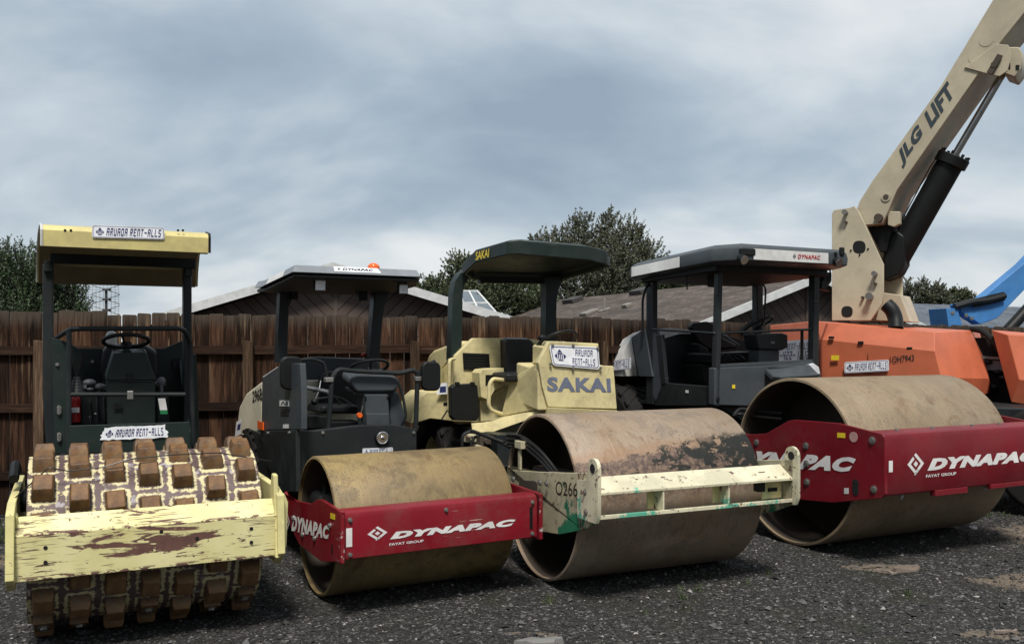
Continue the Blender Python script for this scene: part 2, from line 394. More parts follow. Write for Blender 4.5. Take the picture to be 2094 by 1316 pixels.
def empty(name, loc, rz=0):
    o = bpy.data.objects.new(name, None); COL.objects.link(o); o.location = loc; o.rotation_euler = (0, 0, rz); o.empty_display_size = .3; return o

class Frame:
    """local frame of a machine standing in the yard: x along the drum axle, y away from the camera, z up.
    at(px, py, plane, value): the point of the real plane x|y|z = value that photo pixel (px, py) looks at"""
    def __init__(s, ox, oy, th): s.o = (ox, oy); s.th = R_(th)
    def at(s, px, py, plane, val):
        c, n = math.cos(s.th), math.sin(s.th)
        def loc(X, Y, Z): X -= s.o[0]; Y -= s.o[1]; return Vector((c*X+n*Y, -n*X+c*Y, Z))
        C = loc(0, 0, EYE); D = loc((px-CXP)/FPX, 1, EYE-(py-HOR)/FPX)-C
        i = 'xyz'.index(plane); t = (val-C[i])/D[i]; return C+D*t
    def pl(s, pts, plane, val): return [s.at(a, b, plane, val) for a, b in pts]
    def X(s, pts, v): return s.pl(pts, 'x', v)
    def Y(s, pts, v): return s.pl(pts, 'y', v)
    def Z(s, pts, v): return s.pl(pts, 'z', v)
    def root(s, name): return empty(name, (s.o[0], s.o[1], 0), s.th)

M['lens'] = flat('pale_lamp_lens', (.66,.67,.70), .25)
# ------------------------------------------------------------------ lettering
SEG = {'A':'abcefg','R':'abefgk','V':'bcdef','D':'abcdef','E':'adefg','N':'abcef','T':'am','-':'g','L':'def','S':'acdfg',' ':'',
 '0':'abcdef','1':'bc','2':'abdeg','3':'abcdg','4':'bcfg','7':'abc','9':'abcdfg','6':'acdefg','8':'abcdefg'}
def tech(txt, shear=.22, t=.155, gap=.25):
    """blocky rental-yard lettering as polygons in a 0..1 box"""
    W_ = .62; P_ = []; x = 0
    for ch in txt:
        w_ = W_
        if ch == ' ': x += .42; continue
        s_ = SEG[ch]; T = t
        def rc(a, b, c, d): P_.append([(x+a, b), (x+c, b), (x+c, d), (x+a, d)])
        if 'a' in s_: rc(0.03, 1-T, w_, 1)
        if 'd' in s_: rc(0.03, 0, w_, T)
        if 'g' in s_: rc(0.0 if ch == '-' else T, .44, w_-(0 if ch == '-' else T), .44+T*.85)
        if 'f' in s_: rc(0, .5, T, 1-T if 'a' in s_ else 1)
        if 'e' in s_: rc(0, T if 'd' in s_ else 0, T, .5)
        if 'b' in s_: rc(w_-T, .5, w_, 1-T if 'a' in s_ else 1)
        if 'c' in s_: rc(w_-T, T if 'd' in s_ else 0, w_, .5)
        if 'k' in s_: P_.append([(x+w_-T*2.1, .44), (x+w_-T*1.0, .44), (x+w_, 0), (x+w_-T*1.15, 0)])
        if 'm' in s_: rc(w_/2-T/2, 0, w_/2+T/2, 1-T)
        x += w_+gap
    x -= gap
    return [[((a+b*shear)/(x+shear), b) for a, b in p] for p in P_]
_fc = {}
def bfont(txt, bold=.02, shear=0.0, space=1.0):
    key = (txt, bold, shear, space)
    if key in _fc: return _fc[key]
    c = bpy.data.curves.new('t', 'FONT'); c.body = txt; c.offset = bold; c.shear = shear; c.space_character = space; c.resolution_u = 3
    o = bpy.data.objects.new('t', c); COL.objects.link(o)
    dg = bpy.context.evaluated_depsgraph_get(); me = o.evaluated_get(dg).to_mesh()
    v = [(p.co.x, p.co.y) for p in me.vertices]
    x0 = min(a for a, b in v); x1 = max(a for a, b in v); y0 = min(b for a, b in v); y1 = max(b for a, b in v)
    P_ = [[((v[i][0]-x0)/(x1-x0), (v[i][1]-y0)/(y1-y0)) for i in f.vertices] for f in me.polygons]
    o.evaluated_get(dg).to_mesh_clear(); bpy.data.objects.remove(o); bpy.data.curves.remove(c)
    _fc[key] = P_; return P_
def quad(c00, c10, c11, c01, off=0.0):
    """bilinear map of (u, v) onto a quad, lifted off along its normal toward the camera side"""
    a, b, c, d = [Vector(p) for p in (c00, c10, c11, c01)]
    n = (b-a).cross(d-a).normalized()
    return (lambda u, v: a*(1-u)*(1-v)+b*u*(1-v)+c*u*v+d*(1-u)*v+n*off)
def sub(mp, u0, v0, u1, v1, off=0.0):
    n = (mp(1, 0)-mp(0, 0)).cross(mp(0, 1)-mp(0, 0)).normalized()*off
    return (lambda u, v: mp(u0+(u1-u0)*u, v0+(v1-v0)*v)+n)
def lettering(polys, mp, mat, parent, name='lettering'):
    return MB().polys(polys, mp).build(name, mat, parent, smooth=0)
EMBLEM = [[(.30,.30),(.38,.30),(.38,.72),(.30,.72)], [(.62,.30),(.70,.30),(.70,.72),(.62,.72)], [(.38,.62),(.62,.62),(.62,.70),(.38,.70)],
 [(.46,.10),(.54,.10),(.54,.62),(.46,.62)], [(.30,.08),(.70,.08),(.70,.15),(.30,.15)],[(.30,.15),(.37,.15),(.37,.30),(.30,.30)],[(.63,.15),(.70,.15),(.70,.30),(.63,.30)],
 [(.30,.76),(.70,.76),(.50,1.0)], [(.0,.45),(.22,.22),(.22,.68)], [(1.0,.45),(.78,.22),(.78,.68)]]
def rrect(r=.12, asp=1.0, n=5, ins=0.0):
    """rounded rectangle outline in 0..1, asp = width/height"""
    pts = []; ry = r; rx = r/asp; ix = ins/asp; iy = ins
    for cx_, cy_, a0 in ((1-rx-ix, 1-ry-iy, 0), (rx+ix, 1-ry-iy, 90), (rx+ix, ry+iy, 180), (1-rx-ix, ry+iy, 270)):
        for k in range(n+1):
            a = R_(a0+90*k/n); pts.append((cx_+rx*math.cos(a), cy_+ry*math.sin(a)))
    return pts
def rent_sign(parent, c00, c10, c11, c01, two_line=False, torn=False, border=True):
    mp = quad(c00, c10, c11, c01, .004); asp = (mp(1,.5)-mp(0,.5)).length/(mp(.5,1)-mp(.5,0)).length
    n = (mp(1,0)-mp(0,0)).cross(mp(0,1)-mp(0,0)).normalized()
    if torn:
        rnd = random.Random(3); pts = []
        for k in range(16): pts.append((k/16+rnd.uniform(-.01,.01), rnd.uniform(-.06,.05)))
        for k in range(8): pts.append((1+rnd.uniform(-.02,.03), k/8))
        for k in range(16): pts.append((1-k/16, 1+rnd.uniform(-.06,.05)))
        for k in range(8): pts.append((rnd.uniform(-.03,.02), 1-k/8))
    else: pts = rrect(.16, asp)
    b = MB(); b.prism([mp(u, v) for u, v in pts], n*.003)
    sg = b.build('sign_board', M['signwhite'], parent, smooth=0)
    mp2 = quad(c00, c10, c11, c01, .0095)
    bd = MB()
    if border and not torn:
        o_ = rrect(.13, asp, 5, .055); i_ = rrect(.11, asp, 5, .085)
        for k in range(len(o_)):
            j = (k+1) % len(o_); bd.face([mp2(*o_[k]), mp2(*o_[j]), mp2(*i_[j]), mp2(*i_[k])])
    ew = .60/asp
    if two_line:
        e0 = .07; bd.polys(EMBLEM, sub(mp2, e0, .22, e0+.6/asp, .82))
        bd.polys(tech('ARVADA'), sub(mp2, .50, .54, .87, .84)); bd.polys(tech('RENT-ALLS'), sub(mp2, .42, .14, .91, .44))
    else:
        e0 = .05; bd.polys(EMBLEM, sub(mp2, e0, .18, e0+ew, .82))
        bd.polys(tech('ARVADA RENT-ALLS'), sub(mp2, e0+ew+.03, .20, .955, .80))
    bd.build('sign_lettering', M['signblue'], sg, smooth=0)
    return sg
def diamond(mp, ):
    """split diamond mark: two interlocking hooks round a small lozenge"""
    P_ = [[(0,.5),(.5,0),(.6,.1),(.2,.5)], [(0,.5),(.2,.5),(.42,.72),(.34,.84)], [(.40,.0),(.5,0),(.66,.16),(.56,.26)],
          [(1,.5),(.5,1),(.4,.9),(.8,.5)], [(1,.5),(.8,.5),(.58,.28),(.68,.18)], [(.5,.36),(.64,.5),(.5,.64),(.36,.5)]]
    return P_
def dynapac(mp_bar, uv_logo, uv_word, uv_small, parent, mat):
    b = MB(); b.polys(diamond(None), sub(mp_bar, *uv_logo)); b.polys(bfont('DYNAPAC', .035, .28, 1.06), sub(mp_bar, *uv_word))
    if uv_small: b.polys(bfont('FAYAT GROUP', .02, .0, 1.0), sub(mp_bar, *uv_small))
    return b.build('lettering', mat, parent, smooth=0)
def bolt(parent, p, n, r=.018, mat='bolt', name='bolt'):
    p = Vector(p); n = Vector(n).normalized()
    return MB().cyl(p-n*.002, p+n*.004, r*1.5, n=16).cyl(p+n*.004, p+n*.014, r, n=6).build(name, M[mat], parent, smooth=25)
def steering(parent, c, nrm, R, r=.014, name='steering_wheel', post=.3):
    c = Vector(c); n = Vector(nrm).normalized(); x = n.orthogonal().normalized(); y = n.cross(x)
    b = MB(); b.ring(c, n, R, r)
    for a in (R_(90), R_(210), R_(330)):
        b.tube([c-n*.04, c-n*.03+(x*math.cos(a)+y*math.sin(a))*R*.5, c+(x*math.cos(a)+y*math.sin(a))*R], .010, 8, .02)
    b.cyl(c-n*.06, c-n*.015, .04); b.cyl(c-n*post, c-n*.05, .022)
    return b.build(name, M['black'], parent)
def tyre(parent, c, R, wd, rim='cream_yellow'):
    """drive wheel with chevron lugs; axle along local x"""
    c = Vector(c); b = MB(); h = wd/2
    b.lathe_x([(-h*.7, R*.55), (-h, R*.62), (-h, R*.86), (-h*.82, R*.955), (0, R*.965), (h*.82, R*.955), (h, R*.86), (h, R*.62), (h*.7, R*.55)], c, 56)
    nl = 22
    for k in range(nl):
        for sg in (-1, 1):
            a0 = 2*math.pi*(k+(.5 if sg > 0 else 0))/nl; pts_i = []; pts_o = []
            for (u, da) in ((.02, .0), (.98, .30), (.98, .42), (.02, .13)):
                a = a0+da; xx = sg*h*u
                rr = R*(.95 if u < .5 else .925)
                pts_i.append(c+Vector((xx, rr*math.cos(a), rr*math.sin(a))))
                rr = R*(1.0 if u < .5 else .97)
                pts_o.append(c+Vector((xx, rr*math.cos(a+.01), rr*math.sin(a+.01))))
            b.prism(pts_i, None, pts_o)
    wl = b.build('wheel', M['rubber'], parent, smooth=30)
    b = MB(); b.lathe_x([(-h*.72, R*.56), (-h*.5, R*.5), (-h*.3, R*.15), (-h*.5, R*.14), (-h*.5, 0.001)], c, 32)
    b.lathe_x([(h*.72, R*.56), (h*.5, R*.5), (h*.3, R*.15), (h*.5, R*.14), (h*.5, 0.001)], c, 32)
    b.build('wheel_rim', M[rim], wl)
    return wl
def led_light(parent, c, nrm, s_=.09, name='work_light'):
    c = Vector(c); n = Vector(nrm).normalized(); up = Vector((0,0,1)); x = up.cross(n).normalized(); y = n.cross(x)
    q = lambda u, v, d: c+x*u*s_+y*v*s_+n*d
    b = MB(); b.prism([q(-.5,-.5,0), q(.5,-.5,0), q(.5,.5,0), q(-.5,.5,0)], -n*.045); b.tube([q(-.3,.5,-.02), q(-.3,.7,-.02), q(.3,.7,-.02), q(.3,.5,-.02)], .006, 6, .01)
    o = b.build(name, M['black'], parent, bevel=.006)
    b = MB()
    for i in range(4):
        for j in range(4):
            b.ball(q(-.34+i*.227, -.34+j*.227, .001), .095*s_, (1,1,1), 8)
    b.prism([q(-.44,-.44,.001), q(.44,-.44,.001), q(.44,.44,.001), q(-.44,.44,.001)], n*.002)
    b.build('light_lens', M['lens'], o)
    return o
def rbox(lo, hi):
    return MB().box(lo, hi)
def mirror(parent, fr, px, ypl, arm, name='wing_mirror', depth=.06):
    """rounded black mirror housing outlined in its own plane, with its glass on the operator's side and a tube arm"""
    x0, y0, x1, y1 = px
    a = fr.at(x0, y1, 'y', ypl); b_ = fr.at(x1, y1, 'y', ypl); d = fr.at(x0, y0, 'y', ypl); c_ = fr.at(x1, y0, 'y', ypl)
    mp = quad(a, b_, c_, d); pts = [mp(u, v) for u, v in rrect(.22, (b_-a).length/(d-a).length, 6)]
    o = MB().prism(pts, (0, depth, 0)).build(name, M['black'], parent, bevel=.018, seg=4)
    pts2 = [mp(.5+(u-.5)*.86, .5+(v-.5)*.9)+Vector((0, depth+.002, 0)) for u, v in rrect(.2, .6, 6)]
    MB().prism(pts2, (0, .002, 0)).build('mirror_glass', M['glassmirror'], o)
    MB().tube(arm, .011, 8, .04).build('mirror_arm', M['slate_dark'], o)
    return o
# ------------------------------------------------------------------ ground
def ground_mat():
    m, t, b = newmat('crushed_asphalt_yard'); q = NT(t)
    x, y, z = q.sepxyz()
    v = q.voro(55, None, 'F1', 1, 'Color'); vs = q.N.new('ShaderNodeSeparateColor'); q.L.new(v, vs.inputs[0])
    st = q.ramp(vs.outputs[0], [(.0, (.007,.0068,.0062)), (.45, (.019,.018,.0165)), (.8, (.048,.0455,.042)), (.93, (.115,.108,.10)), (1, (.28,.27,.25))])
    fine = q.noise(190, 3, .7)
    st = q.mix(q.step(fine, .5, .72), st, (.13,.125,.12))
    big = q.noise(.9, 6, .6)
    st = q.mix(q.math('MULTIPLY', q.step(big, .45, .65), .55), st, (.030,.028,.022))
    # mossy dirt under and right in front of the rollers
    moss = q.math('MULTIPLY', q.step(q.noise(1.7, 7, .7, q.mapped((1,1,1),(4,9,0))), .52, .66), .5)
    st = q.mix(moss, st, (.028,.03,.014))
    # patches of pale sandy soil
    def blot(cx, cy, rx, ry, wob=.5):
        dx = q.math('DIVIDE', q.math('SUBTRACT', x, cx), rx); dy = q.math('DIVIDE', q.math('SUBTRACT', y, cy), ry)
        d = q.math('SQRT', q.math('ADD', q.math('MULTIPLY', dx, dx), q.math('MULTIPLY', dy, dy)))
        d = q.math('ADD', d, q.math('MULTIPLY', q.math('SUBTRACT', q.noise(6, 6, .7), .5), wob*3))
        return q.step(d, 1.05, .75)
    sand = q.mix(q.noise(14, 5, .7), (.20,.145,.10), (.40,.32,.24))
    for a in ((4.15,6.95,.62,.26), (3.12,5.66,.36,.10), (3.0,7.35,.30,.14), (.12,5.74,.20,.04,.9), (5.4,8.6,.8,.5), (-4.6,7.3,.5,.6)):
        st = q.mix(q.math('MULTIPLY', blot(*a), .5), st, sand)
    q.L.new(st, b.inputs['Base Color']); b.inputs['Roughness'].default_value = .9; b.inputs['Specular IOR Level'].default_value = .25
    h = q.math('ADD', q.math('MULTIPLY', q.voro(55), 1.1), q.math('MULTIPLY', q.noise(120, 4, .7), .8))
    q.bump(h, b, .9, .016); return m
def gh(x, y):
    """height of the yard surface"""
    f = max(0.0, min(1.0, (11-abs(y-7))/4))
    return (noise.noise(Vector((x*.7, y*.7, 1)))*.022+noise.noise(Vector((x*2.3, y*2.3, 5)))*.014+noise.noise(Vector((x*6.5, y*6.5, 9)))*.008-.016-.022*max(0.0, 1-abs(y-5.75-.22*x+.12*math.sin(x*1.3))/.16)-.018*max(0.0, 1-abs(y-5.25-.20*x+.1*math.sin(x*1.1+1))/.14))*f
def make_ground():
    import numpy as np
    xs = [-400, -150, -60, -30, -16]+[-10+i*.05 for i in range(385)]+[12, 18, 30, 60, 150, 400]
    ys = [-200, -60, -15, -4, 0, 2]+[3.2+i*.05 for i in range(180)]+[13, 15, 18, 25, 40, 70, 120, 250, 600, 900]
    me = bpy.data.meshes.new('ground'); nx, ny = len(xs), len(ys)
    V = [(x, y, gh(x, y) if (-10 < x < 9.2 and 3.1 < y < 12.3) else -.012) for y in ys for x in xs]
    F_ = [(j*nx+i, j*nx+i+1, (j+1)*nx+i+1, (j+1)*nx+i) for j in range(ny-1) for i in range(nx-1)]
    me.from_pydata(V, [], F_); me.polygons.foreach_set('use_smooth', [True]*len(F_))
    me.materials.append(ground_mat()); o = bpy.data.objects.new('ground', me); COL.objects.link(o); o['kind'] = 'structure'
make_ground()
def make_gravel():
    import numpy as np
    rg = np.random.default_rng(4)
    oc = np.array([(1,0,0),(-1,0,0),(0,1,0),(0,-1,0),(0,0,1),(0,0,-1)], float); of = [(0,2,4),(2,1,4),(1,3,4),(3,0,4),(2,0,5),(1,2,5),(3,1,5),(0,3,5)]
    V = []; F_ = []; mi = []; n = 56000
    for i in range(n):
        y = 4.3+rg.random()**1.5*6.5; x = (rg.random()*1.24-.62)*y
        s_ = rg.lognormal(-5.05, .58); s_ = min(s_, .04)
        p = oc*s_*(rg.random((6,1))*.6+.6)*np.array([1, rg.uniform(.6,1), rg.uniform(.45,.8)])
        a = rg.random()*6.28; c, s2 = math.cos(a), math.sin(a); p = p @ np.array([[c,s2,0],[-s2,c,0],[0,0,1]])
        p += rg.normal(0, s_*.12, (6,3)); p += (x, y, gh(x, y)+s_*.25)
        k = len(V); V.extend(map(tuple, p)); F_.extend([(k+a_, k+b_, k+c_) for a_, b_, c_ in of])
        r = rg.random(); mi += [0 if r < .70 else (1 if r < .968 else 2)]*8
    me = bpy.data.meshes.new('gravel'); me.from_pydata(V, [], F_)
    for nm, c in (('dark_gravel', (.022,.0215,.021)), ('grey_gravel', (.09,.086,.084)), ('pale_gravel', (.28,.26,.24))): me.materials.append(flat(nm, c, .75))
    me.polygons.foreach_set('material_index', mi)
    o = bpy.data.objects.new('gravel', me); COL.objects.link(o); tag(o, 'loose dark gravel scattered over the yard in front of the rollers', 'gravel', kind='stuff')
make_gravel()
# odd pieces lying on the yard
def chunk(name, label, cat, c, rx, ry, h, mat, seed, rz=0, n=14):
    rnd = random.Random(seed); b = MB(); p0 = []; p1 = []
    for k in range(n):
        a = 2*math.pi*k/n; r = rnd.uniform(.72, 1.1)
        x, y = rx*r*math.cos(a), ry*r*math.sin(a); X = x*math.cos(rz)-y*math.sin(rz); Y = x*math.sin(rz)+y*math.cos(rz)
        p0.append((X, Y, -.01)); p1.append((X*.93, Y*.93, h*rnd.uniform(.7, 1.2)))
    v0 = [b.bm.verts.new(p) for p in p0]; v1 = [b.bm.verts.new(p) for p in p1]; ct = b.bm.verts.new((0,0,h*1.1))
    for k in range(n):
        j = (k+1) % n; b.bm.faces.new((v0[k], v0[j], v1[j], v1[k])); b.bm.faces.new((v1[k], v1[j], ct))
    o = b.build(name, mat, None, smooth=20); o.location = (c[0], c[1], gh(*c)); return tag(o, label, cat)
M['concrete'] = flat('broken_concrete', (.17,.165,.155), .85, bump=.5, bs=35)
M['mudclod'] = flat('dry_mud', (.15,.115,.09), .9, bump=.6, bs=30)
M['chalk'] = flat('white_scrap', (.55,.54,.52), .7, bump=.3)
M['wood_scrap'] = flat('weathered_wood_scrap', (.22,.175,.145), .85, bump=.4, bs=50)
chunk('concrete_slab', 'flat grey broken slab lying at the bottom centre of the yard', 'slab', (.16, 5.50), .17, .05, .03, M['concrete'], 5, .1)
chunk('white_scrap', 'small white scrap lying in front of the largest drum', 'scrap', (4.55, 8.9), .05, .035, .02, M['chalk'], 8)
chunk('mud_clod', 'round flattened grey mud clod right of the wood scraps', 'clod', (3.20, 7.30), .14, .09, .022, M['mudclod'], 11, .2)
for lab, (x, y), l_, wd, rz, sd_ in (('bent pale wood scrap lying left of the mud clod', (2.98, 7.17), .15, .03, -.8, 1),
        ('long thin wood splinter behind the bent scrap', (2.94, 7.34), .19, .014, .25, 2),
        ('short flat wood chip nearest the camera on the sandy patch', (3.1, 5.66), .16, .02, .1, 3)):
    b = MB(); rnd = random.Random(sd_); P_ = [Vector((-l_/2+l_*k/5, rnd.uniform(-.012,.012), .012+rnd.uniform(0,.012))) for k in range(6)]
    up = [p+Vector((0, wd/2*rnd.uniform(.6,1.1), 0)) for p in P_]; dn = [p-Vector((0, wd/2*rnd.uniform(.6,1.1), 0)) for p in P_]
    b.prism(dn+up[::-1], (0, 0, .012)); o = b.build('wood_scrap', M['wood_scrap'], None, smooth=0); o.location = (x, y, gh(x, y)); o.rotation_euler = (0, 0, rz)
    tag(o, lab, 'wood scrap', 'wood scraps lying in the gravel')

# weeds along the fence foot and a few in the yard
def make_weeds():
    rg = random.Random(21); V = []; F_ = []
    spots = [(-5.6+rg.random()*1.6, 8.2+rg.random()*1.0) for _ in range(150)]+[(rg.uniform(4.6, 7.5), rg.uniform(9.4, 11.0)) for _ in range(60)]+[(rg.uniform(-.4, 2.9), rg.uniform(6.1, 7.3)) for _ in range(14)]
    for x, y in spots:
        for _ in range(rg.randint(5, 14)):
            a = rg.random()*6.28; h_ = rg.uniform(.02, .07); l_ = rg.uniform(.01, .04); w_ = .003; px_, py_ = x+rg.uniform(-.03,.03), y+rg.uniform(-.03,.03); z = gh(px_, py_)-.004
            c, s_ = math.cos(a), math.sin(a); k = len(V)
            V += [(px_-s_*w_, py_+c*w_, z), (px_+s_*w_, py_-c*w_, z), (px_+c*l_*.5+s_*w_, py_+s_*l_*.5-c*w_, z+h_*.7), (px_+c*l_, py_+s_*l_, z+h_), (px_+c*l_*.5-s_*w_, py_+s_*l_*.5+c*w_, z+h_*.7)]
            F_.append((k, k+1, k+2, k+3, k+4))
    me = bpy.data.meshes.new('weeds'); me.from_pydata(V, [], F_); me.materials.append(flat('weed_green', (.05,.075,.022), .7))
    o = bpy.data.objects.new('weeds', me); COL.objects.link(o); tag(o, 'thin green weeds growing along the foot of the fence', 'weeds', kind='stuff')
make_weeds()

# ------------------------------------------------------------------ fence
def wood_mat(name, c0, c1, c2, vert=True, plank=.149):
    m, t, b = newmat(name); q = NT(t)
    x, y, z = q.sepxyz()
    at = q.N.new('ShaderNodeAttribute'); at.attribute_name = 'rnd'; rn = at.outputs['Fac']
    cmb_ = q.N.new('ShaderNodeCombineXYZ'); q.L.new(q.math('ADD', x, q.math('MULTIPLY', rn, 37)), cmb_.inputs[0]); q.L.new(y, cmb_.inputs[1])
    q.L.new(q.math('ADD', z, q.math('MULTIPLY', rn, 11)), cmb_.inputs[2]); vec = cmb_.outputs[0]
    mp = q.N.new('ShaderNodeMapping'); q.L.new(vec, mp.inputs[0]); mp.inputs['Scale'].default_value = (9, 3, .55) if vert else (.55, 3, 9)
    g = q.noise(3.2, 6, .62, mp.outputs[0], dist=.9)
    mp2 = q.N.new('ShaderNodeMapping'); q.L.new(vec, mp2.inputs[0]); mp2.inputs['Scale'].default_value = (40, 8, 1.1) if vert else (1.1, 8, 40)
    g2 = q.noise(4, 4, .6, mp2.outputs[0])
    col = q.ramp(q.math('ADD', q.math('MULTIPLY', g, .8), q.math('MULTIPLY', rn, .26)), [(.34, c0), (.52, c1), (.66, c2), (.80, tuple(v*1.7 for v in c2))])
    col = q.mix(q.math('MULTIPLY', q.step(g2, .45, .7), .75), col, tuple(v*.5 for v in c0))
    # bleached tops and pale sapwood streaks
    if vert:
        sap = q.math('MULTIPLY', q.step(q.noise(1.3, 4, .6, mp.outputs[0]), .565, .63), q.step(z, 1.0, 2.0))
        col = q.mix(q.math('MULTIPLY', sap, .75), col, (.20,.13,.075))
        grey = q.math('MULTIPLY', q.step(q.math('ADD', z, q.math('MULTIPLY', g, .3)), 2.08, 2.3), .8)
        col = q.mix(grey, col, (.075,.062,.05))
        kn = q.step(q.voro(2.3, mp.outputs[0]), .10, .05)
        col = q.mix(kn, col, (.02,.012,.008))
    q.L.new(col, b.inputs['Base Color']); b.inputs['Roughness'].default_value = .85; b.inputs['Specular IOR Level'].default_value = .12
    q.bump(q.math('ADD', g, g2), b, .6, .004); return m
M['board'] = wood_mat('weathered_fence_board', (.008,.0043,.0026), (.030,.0148,.0088), (.086,.043,.025))
M['rail'] = wood_mat('dark_fence_rail', (.010,.0055,.004), (.023,.012,.008), (.045,.025,.016), False)
M['postwood'] = wood_mat('paler_fence_post', (.030,.019,.012), (.062,.038,.024), (.11,.07,.045))
def setrnd(o, vals):
    a = o.data.attributes.new('rnd', 'FLOAT', 'POINT'); a.data.foreach_set('value', vals)
M_FENCE = ((-5.37, 9.40, 6.2, -5.2, 5.70), (-.26, 10.27, 31.5, 0.0, 14.5))   # two straight runs meeting behind the third roller
def make_fence():
    froot = empty('board_fence', (-.26, 10.27, 0)); tag(froot, 'tall weathered brown board fence running behind the row of rollers', 'fence')
    rnd = random.Random(12)
    for run, (ox, oy, th, xs, xe) in enumerate(M_FENCE):
        FF = Frame(ox, oy, th); xe = math.hypot(-.26-ox, 10.27-oy) if run == 0 else xe
        mt = froot.matrix_world
        T_ = Matrix.Translation((-froot.location.x+ox, -froot.location.y+oy, 0)) @ Matrix.Rotation(R_(th), 4, 'Z')
        b = MB(); vals = []; x = xs
        while x < xe:
            w_ = rnd.choice((.155, .16, .165) if (run == 0 and x < 1.1) else (.137, .14, .142, .146)); gap = rnd.choice((.003, .005, .009))
            if run == 0 and 1.0 < x < 1.75 and rnd.random() < .6: gap = .013
            top = 2.14+rnd.uniform(-.014, .014)+(-.025 if (run or x > 1) else 0)+.012*math.sin(x*1.1)
            n0 = len(b.bm.verts); yy = rnd.uniform(0, .020); tl = rnd.uniform(-.003, .003); c = .012
            pts = [(x+rnd.uniform(0,.003), yy, .03), (x+w_, yy, .03), (x+w_+tl, yy, top-c), (x+w_-c+tl, yy, top), (x+c+tl, yy, top+rnd.uniform(-.006,.006)), (x+tl, yy, top-c)]
            b.prism(pts, (0, .018, 0)); r = rnd.random(); vals += [r]*(len(b.bm.verts)-n0)
            x += w_+gap
        o = b.build('boards', M['board'], froot, smooth=0); setrnd(o, vals); o.matrix_local = T_
        if run == 0: posts = [FF.at(px, 700, 'y', -.08).x for px in (82, 508, 848)]; d = (posts[2]-posts[0])/2; posts = [posts[0]-2*d, posts[0]-d]+posts
        else: posts = [1.55+2.05*i for i in range(7)]
        for xp in posts:
            b = MB(); b.prism([(xp-.05, -.135, -.1), (xp+.05, -.135, -.1), (xp+.054, -.135, 1.83), (xp-.05, -.135, 1.845)], (0, .10, 0))
            o = b.build('post', M['postwood'], froot, bevel=.004); setrnd(o, [rnd.random()]*len(o.data.vertices)); o.matrix_local = T_
        ends = posts+[xe+.05] if run == 0 else [-.05]+posts
        for zr in (.42, 1.14, 1.74):
            for a_, b_ in zip(ends, ends[1:]):
                dz = rnd.uniform(-.015, .015); bb = MB(); bb.prism([(a_+.053, -.006, zr-.045), (b_-.053, -.006, zr-.045+dz), (b_-.053, -.006, zr+.045+dz), (a_+.053, -.006, zr+.045)], (0, -.038, 0))
                o = bb.build('rail', M['rail'], froot, bevel=.003); setrnd(o, [rnd.random()]*len(o.data.vertices)); o.matrix_local = T_
make_fence()

# ------------------------------------------------------------------ houses
def siding_mat():
    m, t, b = newmat('brown_diagonal_board_siding'); q = NT(t)
    x, y, z = q.sepxyz()
    d = q.math('SUBTRACT', q.math('ADD', z, 20), q.math('ABSOLUTE', x))      # boards run diagonally down from the centre line
    f = q.math('FRACT', q.math('MULTIPLY', d, 3.1))
    fl = q.math('FLOOR', q.math('MULTIPLY', d, 3.1))
    gr = q.math('MAXIMUM', q.step(f, .93, .95), q.step(f, .05, .03))
    wn = q.N.new('ShaderNodeTexWhiteNoise'); wn.noise_dimensions = '1D'; q.L.new(fl, wn.inputs['W'])
    base = q.mix(wn.outputs[0], (.085,.058,.046), (.125,.092,.075))
    base = q.mix(q.math('MULTIPLY', q.noise(5, 6, .6), .6), base, (.07,.048,.04))
    base = q.mix(gr, base, (.018,.012,.01))
    q.L.new(base, b.inputs['Base Color']); b.inputs['Roughness'].default_value = .8
    q.bump(q.math('SUBTRACT', 1, gr), b, .5, .02); return m
def shingle_mat(name, c0, c1):
    m, t, b = newmat(name); q = NT(t)
    br = q.N.new('ShaderNodeTexBrick'); q.L.new(q.mapped((1, 1, 1)), br.inputs[0])
    br.inputs['Scale'].default_value = 1; br.inputs['Brick Width'].default_value = .32; br.inputs['Row Height'].default_value = .145
    br.inputs['Mortar Size'].default_value = .012; br.inputs['Color1'].default_value = (*c0, 1); br.inputs['Color2'].default_value = (*c1, 1); br.inputs['Mortar'].default_value = (c0[0]*.35, c0[1]*.35, c0[2]*.35, 1)
    col = q.mix(q.step(q.noise(2.2, 7, .7, q.mapped((.4, 1, 1))), .4, .62), br.outputs[0], tuple(v*.6 for v in c0))
    col = q.mix(q.math('MULTIPLY', q.step(q.noise(30, 3, .7), .5, .7), .5), col, tuple(min(1, v*1.7) for v in c1))
    q.L.new(col, b.inputs['Base Color']); b.inputs['Roughness'].default_value = .9
    q.bump(br.outputs[1], b, -.5, .01); return m
M['siding'] = siding_mat()
M['shingle'] = shingle_mat('brown_grey_shingles', (.060,.045,.036), (.125,.097,.080))
M['shingle_blue'] = shingle_mat('slate_blue_shingles', (.085,.10,.125), (.12,.14,.165))
M['fascia'] = flat('white_painted_fascia', (.58,.59,.58), .55)
M['ventgrey'] = flat('dark_roof_vent', (.045,.042,.04), .7)
M['vent_tin'] = flat('dull_tin_flashing', (.24,.22,.19), .5, .3)
